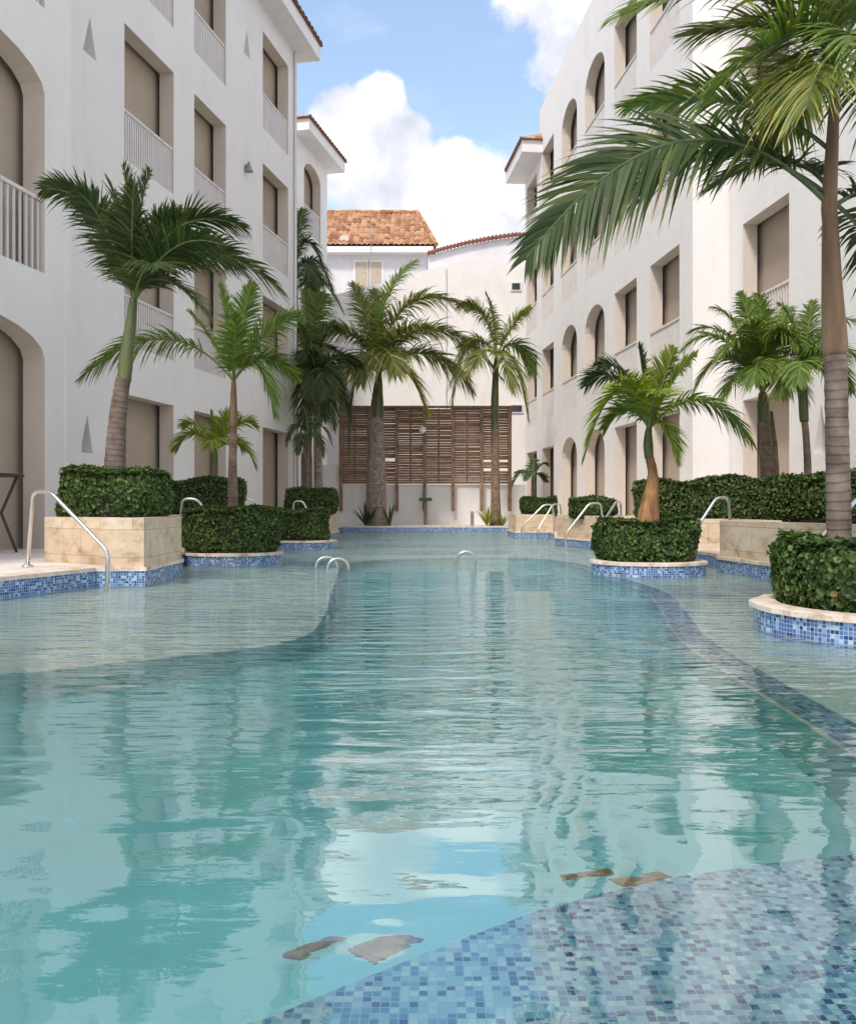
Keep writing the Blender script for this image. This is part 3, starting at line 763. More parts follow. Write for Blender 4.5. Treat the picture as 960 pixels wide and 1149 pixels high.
# ------------------------------------------------------------------ hedges
def hedge(poly,z0,z1,label,nl,leaf=.045,rounding=.10,sd=1,circle=None):
    """clipped hedge: dark twig core and many leaf faces over its surface"""
    rnd=random.Random(sd); nl=int(nl*1.7); leaf*=.8; z1-=.03
    if area(poly)<0: poly=poly[::-1]
    cx=sum(p[0] for p in poly)/len(poly); cy=sum(p[1] for p in poly)/len(poly)
    mb=MB(); c0=offset(poly,leaf*1.3)
    # soft outline
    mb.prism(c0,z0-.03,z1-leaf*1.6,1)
    per=[]; L=0
    for i in range(len(poly)):
        a=Vector(poly[i]); b=Vector(poly[(i+1)%len(poly)]); l=(b-a).length
        per.append((L,L+l,a,b)); L+=l
    H=z1-z0; A_side=L*H; A_top=abs(area(poly)); tot=A_side+A_top
    cc=Vector((cx,cy))
    xs=[p[0] for p in poly]; ys=[p[1] for p in poly]
    def inside(x,y):
        c=False; n=len(poly); j=n-1
        for i in range(n):
            xi,yi=poly[i]; xj,yj=poly[j]
            if ((yi>y)!=(yj>y)) and x<(xj-xi)*(y-yi)/(yj-yi)+xi: c=not c
            j=i
        return c
    ph=rnd.uniform(0,9)
    def lump(p): return .022*(math.sin(p.x*9+ph)+math.sin(p.y*8+ph*2)+math.sin(p.z*11+ph*3+p.x*5))
    for _ in range(nl):
        if rnd.random()<A_side/tot:
            s=rnd.random()*L
            for (a0,a1,a,b) in per:
                if a0<=s<=a1: break
            q=a.lerp(b,(s-a0)/max(1e-6,a1-a0)); e=(b-a).normalized(); nn=Vector((e.y,-e.x,0))
            z=z0+H*rnd.random(); p=Vector((q.x,q.y,z))
            dtop=z1-z
            if dtop<rounding: k=1-dtop/rounding; p-=nn*(rounding*k*k*.75); nn=(nn+Vector((0,0,k))).normalized()
            if z-z0<.06: p-=nn*.03
        else:
            for _t in range(50):
                x=rnd.uniform(min(xs),max(xs)); y=rnd.uniform(min(ys),max(ys))
                if inside(x,y): break
            p=Vector((x,y,z1)); nn=Vector((0,0,1))
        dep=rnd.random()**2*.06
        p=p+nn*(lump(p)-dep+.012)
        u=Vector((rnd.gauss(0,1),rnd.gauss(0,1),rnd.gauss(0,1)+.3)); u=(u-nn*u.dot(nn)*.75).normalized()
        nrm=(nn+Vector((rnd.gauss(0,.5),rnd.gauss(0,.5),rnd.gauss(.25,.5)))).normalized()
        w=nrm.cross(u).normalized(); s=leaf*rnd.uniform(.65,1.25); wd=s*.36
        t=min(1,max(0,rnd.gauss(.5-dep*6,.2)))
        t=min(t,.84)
        q_=rnd.random()
        if q_<.03: t=.86
        elif q_<.034: t=.99
        up=w.cross(u)*(-.10*s)
        mid0=p; mid1=p+u*s*.45+up*-1.2; tip=p+u*s
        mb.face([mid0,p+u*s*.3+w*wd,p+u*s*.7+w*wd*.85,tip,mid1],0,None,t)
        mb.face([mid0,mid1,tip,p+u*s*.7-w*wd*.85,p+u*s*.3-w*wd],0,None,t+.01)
    o=mb.build('hedge',[M['hedge_leaf'],M['core']],None,False,(cx,cy,z0))
    tag(o,label,'hedge','clipped hedges in the planters')
def circ(cx,cy,r,n=20): return [(cx+math.cos(2*PI*i/n)*r,cy+math.sin(2*PI*i/n)*r) for i in range(n)]
def superell(cx,cy,a,b,rot=0,e=3,n=28):
    o=[]
    for i in range(n):
        t=2*PI*i/n; c,s_=math.cos(t),math.sin(t)
        x=a*abs(c)**(2/e)*(1 if c>0 else -1); y=b*abs(s_)**(2/e)*(1 if s_>0 else -1)
        o.append((cx+x*math.cos(rot)-y*math.sin(rot),cy+x*math.sin(rot)+y*math.cos(rot)))
    return o
hedge(superell(2.78,5.2,.67,.60,0,2.5),.14,.515,'large near clipped hedge at the right edge round the ringed palm trunk',15000,.052,.09,1)
hedge(superell(2.37,9.65,.52,.49,0,2.6),.16,.60,'clipped hedge in the round planter under the leaning yellow palm',8000,.05,.08,2)
hedge(superell(-3.20,9.18,.50,.44,0,3.2),.60,1.10,'tall dense hedge on the near left stone planter',9500,.052,.10,3)
hedge(superell(-2.53,11.52,.60,.52,0,2.6),.15,.72,'clipped hedge round the thin palm in the left round planter',8500,.05,.10,4)
hedge(superell(-3.26,13.1,.55,.55,0,3.2),.60,1.14,'hedge on the left stone planter below the small yellow palm',6000,.05,.10,5)
hedge(superell(-2.33,15.9,.58,.52,0,2.6),.15,.70,'clipped hedge in the farther left round planter without a palm',6500,.052,.10,6)
hedge(superell(-2.66,20.4,.54,.9,0,3.2),.60,1.16,'small far left hedge on stone planter by the bent handrail',4500,.056,.10,7)
hedge([(3.05,13.2),(3.25,13.95),(4.3,13.3),(5.2,12.4),(4.75,11.75),(3.95,12.35)],.55,1.13,'long hedge on right behind the leaning yellow palm',10000,.055,.10,8)
hedge([(4.55,12.0),(4.98,12.68),(5.9,11.7),(6.3,10.3),(5.6,9.8),(4.95,11.0)],.55,1.16,'long hedge on right below the double trunk palm',11000,.055,.10,9)
hedge(superell(3.02,16.4,.42,.7,-.15,3),.55,.90,'low hedge on the right stone planter behind the handrails',4500,.056,.09,10)
hedge(superell(2.72,21.95,.42,.6,0,3),.54,1.0,'farthest right hedge, below the tiny palm',3500,.058,.09,11)

# ------------------------------------------------------------------ handrails
def arc_path(pts,rad=.07,seg=5):
    pts=[Vector(p) for p in pts]; out=[pts[0]]
    for i in range(1,len(pts)-1):
        a,b,c=pts[i-1],pts[i],pts[i+1]; r=min(rad,(a-b).length*.45,(c-b).length*.45)
        p0=b+(a-b).normalized()*r; p1=b+(c-b).normalized()*r
        for k in range(seg+1):
            t=k/seg; out.append(p0*(1-t)**2+b*2*t*(1-t)+p1*t*t)
    out.append(pts[-1]); return out
def handrail(A,B,label,ztop=.86,zel=.33,flat=.2):
    A=Vector((A[0],A[1],.17)); B=Vector((B[0],B[1],-.14)); d=(B-A); d.z=0; l=d.length; d/=l
    t=thing('handrail',label,'handrail',A,'steel pool handrails')
    lean=d*.07
    pth=arc_path([A,A+lean+Vector((0,0,ztop-.17)),A+lean+d*flat+Vector((0,0,ztop-.17-.005)),Vector((B.x,B.y,zel)),B-d*.02],.075)
    mb=MB(); mb.tube(pth,.0185,12); mb.build('tube',M['steel'],t,True)
    mb=MB(); mb.tube([A+Vector((0,0,.001)),A+Vector((0,0,.014)),A+Vector((0,0,.02))],[.05,.05,.03],16); mb.build('base_flange',M['steel'],t,True)
handrail((-3.66,8.15),(-2.77,7.72),'near left steel handrail in front of the coral stone planter',.86,.33,.22)
handrail((-3.40,12.1),(-2.76,12.08),'steel handrail between the near left planter and thin palm hedge',.84,.30)
handrail((-3.22,15.05),(-2.56,15.0),'thin steel handrail just right of the thin palm trunk',.86,.30)
handrail((-2.80,18.2),(-2.28,18.05),'small far left steel handrail in front of far hedge',.86,.30)
handrail((2.90,20.3),(2.12,20.2),'farthest right steel handrail before the tiny palm planter',.80,.28)
handrail((2.72,18.0),(2.17,17.6),'right steel handrail, second from the far end',.80,.28)
handrail((2.98,15.05),(2.30,14.9),'right steel handrail in front of low hedge planter, bent down both ends',.80,.28)
handrail((3.10,14.25),(2.48,13.25),'steel handrail rising behind the leaning palm hedge on right',.82,.30)
handrail((3.74,10.95),(3.08,10.6),'steel handrail in front of the long right hedge',.84,.30)
handrail((3.78,7.45),(2.95,7.0),'near right steel handrail beside the ringed palm trunk',.80,.33)
def grab(c,r,label,dirv=(1,0)):
    mb=MB(); d=Vector((dirv[0],dirv[1],0)).normalized(); c=Vector(c)
    pts=[c-d*r+Vector((0,0,-.5))]+[c+d*(-math.cos(PI*k/14))*r+Vector((0,0,math.sin(PI*k/14)*r*.92)) for k in range(15)]+[c+d*r+Vector((0,0,-.5))]
    mb.tube(pts,.0185,10)
    tag(mb.build('grab_rail',M['steel'],None,True,c),label,'grab rail','arched grab rails in the water')
Yg=700/(638-571)
grab((P(379,571,Yg).x,Yg,0),.125,'arched steel grab rail standing in water at left, front one of the pair',(1,.25))
grab((P(366,571,Yg+.25).x+.0,Yg+.25,0),.13,'arched steel grab rail standing in water at left, rear one of the pair',(1,.25))
Yg=700/(629-571)
grab((P(522.5,571,Yg).x,Yg,0),.13,'single arched steel grab rail in the middle of the water')

# bar table in the near left arch
t=thing('bar_table','dark wooden bar table with crossed legs inside the left arched opening','table',(-5.2,10.75,.17))
mb=MB(); mb.tube([(-5.2,10.75,1.09),(-5.2,10.75,1.115),(-5.2,10.75,1.125)],[.30,.31,.30],24); mb.build('tabletop',M['dark_wood'],t)
for a in (0,PI/2,PI,1.5*PI):
    a+=.5
    q=Vector((math.cos(a),math.sin(a),0)); c=Vector((-5.2,10.75,0))
    mb=MB(); mb.tube([c+q*.22+Vector((0,0,1.088)),c+q*.05+Vector((0,0,.65)),c+q*.22+Vector((0,0,.17))],[.018,.02,.018],8); mb.build('leg',M['dark_wood'],t)

# ------------------------------------------------------------------ palms
def bez(a,b,c,t): return a*(1-t)**2+b*2*t*(1-t)+c*t*t
def frond(p0,p1,p2,root,lm,n=42,llen=.42,lw=.03,roll=0,droop=.35,vee=.35,rr=.013,stalk=.12,seed=0,tipc=None,rm=None,ragged=.12,taper=1.0,fwd=.55,tintb=.0):
    n=int(n*1.3); lw*=.82
    rnd=random.Random(seed); mb=MB()
    pts=[bez(p0,p1,p2,i/24) for i in range(25)]
    mb.tube(pts,[rr*(1-.85*i/24)+.002 for i in range(25)],6,1)
    up=Vector((0,0,1))
    T0=(p1-p0).normalized(); 
    H=(p2-p0); H.z=0
    if H.length<.05: H=Vector((rnd.gauss(0,1),rnd.gauss(0,1),0))
    H.normalize(); Sref=H.cross(up).normalized()
    for i in range(n):
        t=stalk+(1-stalk)*(i+.5)/n
        T=((p1-p0)*2*(1-t)+(p2-p1)*2*t).normalized()
        Sd=(Sref-T*Sref.dot(T)).normalized(); Nn=Sd.cross(T).normalized()
        R=Matrix.Rotation(roll*(.4+.6*t),3,T); Sd=R@Sd; Nn=R@Nn
        s=(t-stalk)/(1-stalk)
        prof=(math.sin(PI*min(1,(.16+.80*s)))**.7)*(1-.25*s*taper)
        for side in (-1,1):
            p=bez(p0,p1,p2,min(1,t+rnd.uniform(-.3,.3)/n))
            l=llen*prof*rnd.uniform(1-ragged*1.3,1+ragged)
            e=vee+rnd.gauss(0,.13); fw=fwd+ s*s*1.5 + rnd.gauss(0,.09)
            d=(Sd*side*math.cos(e)+Nn*math.sin(e)+T*fw).normalized()
            W=(T-d*T.dot(d)).normalized()
            W=(W+Nn*rnd.gauss(0,.25)).normalized(); W=(W-d*W.dot(d)).normalized()
            w=lw*(.75+.25*prof)*rnd.uniform(.8,1.15)
            dr=droop*rnd.uniform(.6,1.4)
            k=5; prev=None; tn=min(1,max(0,rnd.gauss(.42+tintb,.15)+.18*s*0))
            for j in range(k+1):
                u=j/k
                q=p+d*(l*u*(1-.12*dr*u))+Vector((0,0,-1))*(l*dr*u*u)
                ww=w*(.45+.55*math.sin(PI*min(1,.25+u*.55)))*(1-u**3)*.5
                cur=(q-W*ww,q+W*ww)
                if prev:
                    mb.face([prev[0],prev[1],cur[1],cur[0]] if j<k else [prev[0],prev[1],q],0,None,min(1,tn+(.25 if j==k else 0)+.02))
                prev=cur
    return mb.build('frond',[lm,rm or M['rachis']],root)

def palm(label,base,trunk_pts,radii,shaft_pts,shaft_r,fronds,lm,tm,sm,group='palm trees round the pool',lp=None,seed=0,extra=0,exlen=1.0,rm=None,name='palm_tree',exelev=(.1,1.1),roll_j=.5):
    rnd=random.Random(seed)
    t=thing(name,label,'palm tree',base,group)
    def dens(pts,rad,n):
        pts=[Vector(p) for p in pts]; m=len(pts)-1; P_=[];R_=[]
        for i in range(n+1):
            x=i/n*m; a=min(m-1,int(x)); f=x-a
            p_1=pts[max(0,a-1)];p0=pts[a];p1=pts[a+1];p2=pts[min(m,a+2)]
            q=.5*((2*p0)+(-p_1+p1)*f+(2*p_1-5*p0+4*p1-p2)*f*f+(-p_1+3*p0-3*p1+p2)*f**3)
            P_.append(q); r=rad[a]*(1-f)+rad[a+1]*f
            R_.append(r*(1+rnd.uniform(-.018,.018)))
        return P_,R_
    L=sum((Vector(trunk_pts[i+1])-Vector(trunk_pts[i])).length for i in range(len(trunk_pts)-1))
    pp,rr=dens(trunk_pts,radii,max(14,int(L/.04)))
    for i in range(len(rr)):
        rr[i]*=1+(.035 if i%2 else -.01)
    mb=MB(); mb.tube(pp,rr,18,0); mb.build('trunk',tm,t,True)
    pp,rr=dens(shaft_pts,shaft_r,14)
    mb=MB(); mb.tube(pp,rr,14,0); mb.build('crownshaft',sm,t,True)
    kw=dict(n=40,llen=.42,lw=.03); kw.update(lp or {})
    C=Vector(shaft_pts[-1])
    for i,fr in enumerate(fronds):
        o=dict(kw); 
        if len(fr)>3: o.update(fr[3])
        st=fr[0] if fr[0] is not None else C-Vector((0,0,.03))
        o.setdefault('roll',rnd.uniform(-roll_j,roll_j)); o['seed']=seed*100+i
        frond(Vector(st),Vector(fr[1]),Vector(fr[2]),t,o.pop('lm',lm),rm=rm,**o)
    for i in range(extra):
        a=2*PI*(i+rnd.uniform(-.3,.3))/max(1,extra)+.4; e=rnd.uniform(*exelev); l=exlen*rnd.uniform(.8,1.1)
        h=Vector((math.cos(a),math.sin(a),0))
        p1=C+h*l*.5*math.cos(e)+Vector((0,0,l*.75*math.sin(e)+.1*l)); p2=C+h*l*(.55+.5*math.cos(e))+Vector((0,0,l*(.9*math.sin(e)-.45)))
        o=dict(kw); o['roll']=rnd.uniform(-roll_j,roll_j); o['seed']=seed*100+50+i
        frond(C-Vector((0,0,.02)),p1,p2,t,lm,rm=rm,**o)
    return t
def F_(Y,c,tip,dc=0,dt=0,**kw):        # frond by control and tip pixel at depth Y(+offset)
    return (None,P(c[0],c[1],Y+dc),P(tip[0],tip[1],Y+dt),kw)
def FS(Y,s,c,tip,dc=0,dt=0,**kw): return (P(s[0],s[1],Y),P(c[0],c[1],Y+dc),P(tip[0],tip[1],Y+dt),kw)

# near right palm
Y=5.3
palm('tall near palm with ringed grey trunk and brown crownshaft at right edge',P(941,655,Y),
  [P(941,662,Y),P(941,600,Y),P(939,500,Y),P(937,398,Y)],[.078,.070,.066,.062],
  [P(937,399,Y),P(936,380,Y),P(933,320,Y),P(931,250,Y),P(930,228,Y),P(934,150,Y),P(938,60,Y)],[.064,.072,.058,.045,.045,.034,.022],
  [FS(Y,(926,226),(765,60),(590,290),-.1,-.2,roll=-1.4,llen=.70,n=62,lw=.036,droop=.30,vee=.15,rr=.016,stalk=.13),
   FS(Y,(924,215),(800,120),(690,235),.25,.5,roll=-1.0,llen=.52,n=50,lw=.030),
   FS(Y,(932,170),(850,90),(700,120),.3,.7,roll=.3,llen=.56,n=56,lw=.030,lm=M['leaf_green']),
   FS(Y,(937,70),(850,-60),(690,20),.1,.1,roll=-.6,llen=.66,n=58,lw=.032,lm=M['leaf_green']),
   FS(Y,(937,60),(880,-120),(760,-100),.3,.6,roll=.4,llen=.6,n=56,lw=.032),
   FS(Y,(937,60),(930,30),(905,120),-.4,-.75,roll=.2,llen=.62,n=50,lw=.024,lm=M['leaf_olive'],droop=.5),
   FS(Y,(937,60),(900,0),(790,110),-.3,-.5,roll=.5,llen=.6,n=54,lw=.028,lm=M['leaf_green']),
   FS(Y,(937,60),(890,10),(770,40),.2,.3,roll=-.9,llen=.6,n=54,lw=.030,lm=M['leaf_olive']),
   FS(Y,(938,60),(960,-120),(930,-220),.1,.1,roll=.3,llen=.6),
   FS(Y,(938,60),(970,-80),(900,-60),-.3,-.6,roll=.3,llen=.6,lm=M['leaf_green']),
   FS(Y,(938,60),(990,-60),(1090,40),-.1,-.2,roll=.5,llen=.6),
   FS(Y,(932,235),(1000,170),(1090,330),.1,.2,roll=.8,llen=.6),
   FS(Y,(932,225),(985,260),(1060,420),.5,1.0,roll=.2,llen=.5),
   FS(Y,(936,100),(985,60),(1050,180),.4,.8,roll=-.3,llen=.6),
   FS(Y,(938,60),(930,-60),(860,-40),.7,1.3,roll=-.3,llen=.6,lm=M['leaf_green']),
   FS(Y,(932,215),(890,150),(800,210),.5,1.0,roll=-.3,llen=.55,n=50),
   FS(Y,(936,90),(900,40),(860,170),.3,.7,roll=.4,llen=.55,n=48,lm=M['leaf_olive']),
   FS(Y,(938,65),(950,0),(990,90),-.5,-.8,roll=0,llen=.55,lm=M['leaf_green'])],
  M['leaf_dark'],M['trunk'],M['shaft_brown'],seed=11,rm=M['rachis_dark'],lp=dict(n=50,llen=.55,lw=.03))
# near left palm
Y=9.15
palm('dark green palm with grey trunk leaning right in the near left hedge',P(127,600,Y),
  [P(127,575,Y),P(129,520,Y),P(132,470,Y),P(137,432,Y),P(139,425,Y)],[.115,.105,.086,.074,.072],
  [P(139,428,Y),P(142,400,Y),P(147,360,Y),P(150,335,Y)],[.073,.070,.052,.038],
  [F_(Y,(112,205),(50,212),-.1,-.2,roll=.55,llen=0.59,n=62,lw=.030),
   F_(Y,(130,230),(72,205),.2,.4,roll=.4,llen=0.56,n=59),
   F_(Y,(148,250),(138,186),.1,.1,roll=1.3,llen=0.56,n=59,lw=.030),
   F_(Y,(152,240),(168,192),.1,.2,roll=-1.2,llen=0.54,n=59,lw=.030),
   F_(Y,(146,270),(150,205),-.2,-.4,roll=.9,llen=0.56,n=59,lw=.030),
   F_(Y,(185,215),(274,255),-.1,-.15,roll=-.5,llen=0.60,n=62,lw=.030),
   F_(Y,(215,230),(318,330),-.1,-.2,roll=-.45,llen=0.62,n=64,lw=.030),
   F_(Y,(200,260),(268,300),.3,.6,roll=-.4,llen=0.56,n=59),
   F_(Y,(170,280),(232,352),-.2,-.5,roll=-.3,llen=0.52,n=51),
   F_(Y,(140,290),(105,270),.3,.7,roll=.2,llen=0.48,n=48),
   F_(Y,(120,240),(88,215),-.2,-.5,roll=.9,llen=.5,n=58,lw=.030),
   F_(Y,(165,230),(210,250),.2,.3,roll=-.9,llen=.5,n=58,lw=.030),
   F_(Y,(138,235),(120,200),.3,.6,roll=.9,llen=.5,n=56,lw=.030),
   F_(Y,(190,250),(250,275),-.3,-.7,roll=-.9,llen=.48,n=56,lw=.030),
   F_(Y,(160,285),(178,300),-.5,-.9,roll=.1,llen=0.52,n=48)],
  M['leaf_dark'],M['trunk'],M['shaft_green'],seed=21,rm=M['rachis'])
# thin left palm
Y=11.5
palm('thin palm with light green fronds in the left round planter',P(261,618,Y),
  [P(261,622,Y),P(261,575,Y),P(261,520,Y),P(262,478,Y)],[.11,.075,.052,.044],
  [P(262,480,Y),P(262,462,Y),P(262,440,Y),P(262,425,Y)],[.046,.050,.038,.026],
  [F_(Y,(190,335),(91,424),-.1,-.2,roll=.35,llen=0.60,n=62,lw=.030,droop=.5,stalk=.22),
   F_(Y,(258,375),(246,318),.1,.1,roll=1.2,llen=0.55,n=56,lw=.030),
   F_(Y,(268,370),(282,318),0,-.1,roll=-1.0,llen=0.55,n=56,lw=.030),
   F_(Y,(290,370),(336,352),.1,.2,roll=-.7,llen=0.55,n=54,lw=.030),
   F_(Y,(292,372),(308,468),-.2,-.3,roll=-.3,llen=0.50,n=51,lw=.030,droop=.5,stalk=.2),
   F_(Y,(295,378),(330,425),.2,.4,roll=-.4,llen=0.50,n=51,lw=.030),
   F_(Y,(238,375),(212,350),.2,.5,roll=.5,llen=0.48,n=51),
   F_(Y,(262,385),(266,350),-.5,-.8,roll=.5,llen=0.43,n=45)],
  M['leaf_green'],M['trunk_thin'],M['shaft_brown'],seed=31)
# small yellow palm on left planter
Y=13.2
palm('small yellow green palm on the left planter, against the beige doorway',P(240,585,Y),
  [P(240,585,Y),P(240,545,Y),P(241,522,Y)],[.06,.05,.045],[P(241,524,Y),P(241,512,Y),P(241,503,Y)],[.045,.045,.025],
  [F_(Y,(215,468),(196,505),-.1,-.1,roll=.5),F_(Y,(225,465),(205,478),.2,.3,roll=.4),F_(Y,(238,480),(236,462),.1,.1,roll=1.1),
   F_(Y,(252,470),(262,462),0,0,roll=-.8),F_(Y,(268,462),(286,478),.1,.1,roll=-.5),F_(Y,(272,480),(286,524),-.1,-.1,roll=-.4),
   F_(Y,(240,485),(235,500),-.5,-.6,roll=0),F_(Y,(258,480),(272,505),.3,.4)],
  M['leaf_yellow'],M['trunk_thin'],M['shaft_green'],seed=41,lp=dict(n=34,llen=.40,lw=.03,droop=.35))
# leaning yellow palm on right
Y=9.6
palm('leaning yellow green palm with orange brown trunk base in the right round planter',P(726,612,Y),
  [P(727,618,Y),P(727,580,Y),P(731,548,Y),P(732,530,Y),P(728,512,Y)],[.135,.115,.072,.052,.046],
  [P(728,514,Y),P(727,500,Y),P(727,488,Y),P(728,478,Y)],[.048,.055,.042,.028],
  [F_(Y,(690,385),(655,515),-.1,-.2,roll=.35,llen=0.45,n=61,lw=.03),
   F_(Y,(690,395),(658,432),.3,.4,roll=.4,llen=0.45,lm=M['leaf_dark']),
   F_(Y,(705,400),(672,410),.4,.6,roll=.5,llen=0.45,lm=M['leaf_dark']),
   F_(Y,(722,420),(716,388),.2,.2,roll=1.2,llen=0.47,lm=M['leaf_dark']),
   F_(Y,(742,430),(756,392),0,0,roll=-1.0,llen=0.50),
   F_(Y,(750,425),(780,398),.1,.2,roll=-.7,llen=0.45),
   F_(Y,(785,410),(843,498),-.1,-.1,roll=-.3,llen=0.45,n=61,lm=M['leaf_green'],droop=.5),
   F_(Y,(712,420),(690,430),-.4,-.7,roll=.4,llen=0.47),
   F_(Y,(735,430),(742,440),-.5,-.8,roll=0,llen=0.45),
   F_(Y,(748,455),(760,520),-.2,-.3,roll=-.2,llen=0.33,n=42),
   F_(Y,(705,440),(678,480),.1,.1,roll=.4,llen=0.43)],
  M['leaf_yellow'],M['dry'],M['shaft_green'],seed=51,lp=dict(n=56,llen=0.45,lw=.03))
# double trunk palm
Y=13.0
t4=palm('bushy double trunk palm behind the long right hedge',P(857,590,Y),
  [P(862,590,Y),P(861,545,Y),P(859,500,Y),P(857,470,Y)],[.11,.10,.09,.08],[P(857,473,Y),P(856,455,Y),P(855,440,Y)],[.085,.09,.05],
  [F_(Y,(810,345),(766,392),0,0),F_(Y,(815,360),(778,440),-.2,-.3),F_(Y,(830,350),(800,345),.2,.3),F_(Y,(845,370),(830,328),0,0,roll=1.0),
   F_(Y,(858,360),(850,330),.1,.1,roll=-1),F_(Y,(875,360),(885,345),.1,.2),F_(Y,(895,360),(915,400),0,0),F_(Y,(885,390),(898,445),-.2,-.3),
   F_(Y,(835,390),(812,448),-.4,-.6),F_(Y,(850,385),(846,430),-.7,-1.1),F_(Y,(868,380),(875,420),-.6,-1.0),F_(Y,(820,350),(775,372),.4,.6),
   F_(Y,(840,350),(808,400),-.5,-.8),F_(Y,(870,350),(895,385),-.5,-.8),F_(Y,(850,345),(835,360),-.5,-.9)],
  M['leaf_green'],M['trunk_thin'],M['shaft_green'],seed=61,lp=dict(n=56,llen=.56,lw=.034,droop=.5))
mb=MB(); mb.tube([P(868,590,Y+.1),P(868,545,Y+.1),P(866,500,Y+.1),P(862,462,Y+.1)],[.09,.085,.075,.06],14); mb.build('trunk',M['trunk_thin'],t4,True)
Y=12.3
palm('slim palm right of the double trunk palm, beside the triangular niche',P(906,585,Y),
  [P(906,585,Y),P(906,530,Y),P(904,490,Y),P(902,470,Y)],[.055,.05,.045,.045],[P(902,473,Y),P(901,455,Y),P(901,432,Y),P(902,420,Y)],[.06,.065,.05,.03],
  [F_(Y,(878,345),(862,385),0,0),F_(Y,(890,350),(874,342),.1,.2),F_(Y,(905,370),(912,338),0,0,roll=1),F_(Y,(925,350),(960,360),0,0),
   F_(Y,(930,365),(968,410),.1,.2),F_(Y,(925,385),(928,455),-.2,-.3),F_(Y,(885,385),(876,445),-.2,-.3),F_(Y,(900,385),(895,430),-.6,-.9),F_(Y,(912,370),(945,400),-.4,-.6),
   F_(Y,(920,370),(955,440),.3,.5)],
  M['leaf_green'],M['trunk_thin'],M['shaft_green'],seed=71,lp=dict(n=50,llen=.5,lw=.03,droop=.5))
# tiny far right palm
Y=21.9
palm('tiny dark palm over the farthest right hedge',P(598,578,Y),
  [P(598,585,Y),P(598,560,Y),P(598,545,Y)],[.07,.055,.05],[P(598,547,Y),P(598,540,Y),P(598,533,Y)],[.05,.05,.03],
  [F_(Y,(585,518),(573,548),0,0),F_(Y,(588,528),(578,530),.3,.3),F_(Y,(597,520),(600,517),.2,.2),F_(Y,(608,516),(613,522),0,0),F_(Y,(606,528),(612,540),0,.1),F_(Y,(595,525),(590,538),-.5,-.7)],
  M['leaf_dark'],M['trunk_thin'],M['shaft_green'],seed=81,lp=dict(n=22,llen=.3,lw=.045))
# centre royal palm
Y=28.4
palm('tall royal palm with thick grey trunk in front of the slat fence',P(424,589.5,Y),
  [P(424,590,Y),P(424,583,Y),P(424,570,Y),P(423.5,520,Y),P(423,468,Y)],[.42,.33,.26,.25,.20],[P(423,469,Y),P(423,455,Y),P(424,435,Y),P(425,418,Y)],[.20,.21,.15,.09],
  [F_(Y,(415,330),(468,292),0,0,roll=.8,lm=M['leaf_green']),
   F_(Y,(440,300),(530,348),-.3,-.5,roll=-.3),
   F_(Y,(480,315),(562,425),0,0,roll=-.3,lm=M['leaf_olive']),
   F_(Y,(480,365),(530,440),.4,.6,roll=-.4,lm=M['leaf_olive']),
   F_(Y,(455,390),(478,462),-.4,-.6,roll=-.3,lm=M['leaf_yellow']),
   F_(Y,(440,350),(500,375),-.8,-1.4,roll=-.3),
   F_(Y,(418,360),(395,318),.3,.4,roll=-.8),
   F_(Y,(395,345),(345,385),0,0,roll=.4),
   F_(Y,(392,375),(392,520),-.3,-.4,roll=.2,lm=M['leaf_dark'],llen=.5),
   F_(Y,(385,385),(340,470),.3,.6,roll=.4),
   F_(Y,(410,370),(405,430),-1,-1.6,roll=.1),
   F_(Y,(432,370),(445,420),-1,-1.6,roll=.1),
   F_(Y,(430,345),(418,325),1,1.5)],
  M['leaf_olive'],M['trunk_pale'],M['shaft_green'],seed=91,lp=dict(n=84,llen=1.25,lw=.06,droop=.5,rr=.035,ragged=.25,stalk=.08))
Y=28.2
palm('slender palm with pale green trunk at the right end of the slat fence',P(555,589.5,Y),
  [P(556,590,Y),P(556,580,Y),P(555.5,540,Y),P(555,480,Y)],[.22,.17,.13,.12],[P(555,481,Y),P(555,450,Y),P(556,415,Y),P(557,398,Y)],[.12,.125,.09,.05],
  [F_(Y,(545,335),(515,342),0,0,roll=.5),F_(Y,(520,345),(507,460),0,0,roll=.3,lm=M['leaf_olive']),F_(Y,(555,350),(545,330),.4,.6,roll=.9),
   F_(Y,(575,360),(594,345),0,0,roll=-.5,lm=M['leaf_yellow']),F_(Y,(585,365),(596,420),.2,.3,roll=-.4,lm=M['leaf_green']),F_(Y,(578,380),(592,470),-.3,-.4,roll=-.3,lm=M['leaf_yellow']),
   F_(Y,(565,385),(575,440),-1,-1.4),F_(Y,(540,380),(525,420),-1,-1.3),F_(Y,(540,370),(520,390),.8,1.2)],
  M['leaf_olive'],M['trunk_thin'],M['shaft_green'],seed=101,lp=dict(n=64,llen=.9,lw=.05,droop=.5,rr=.028,ragged=.25))
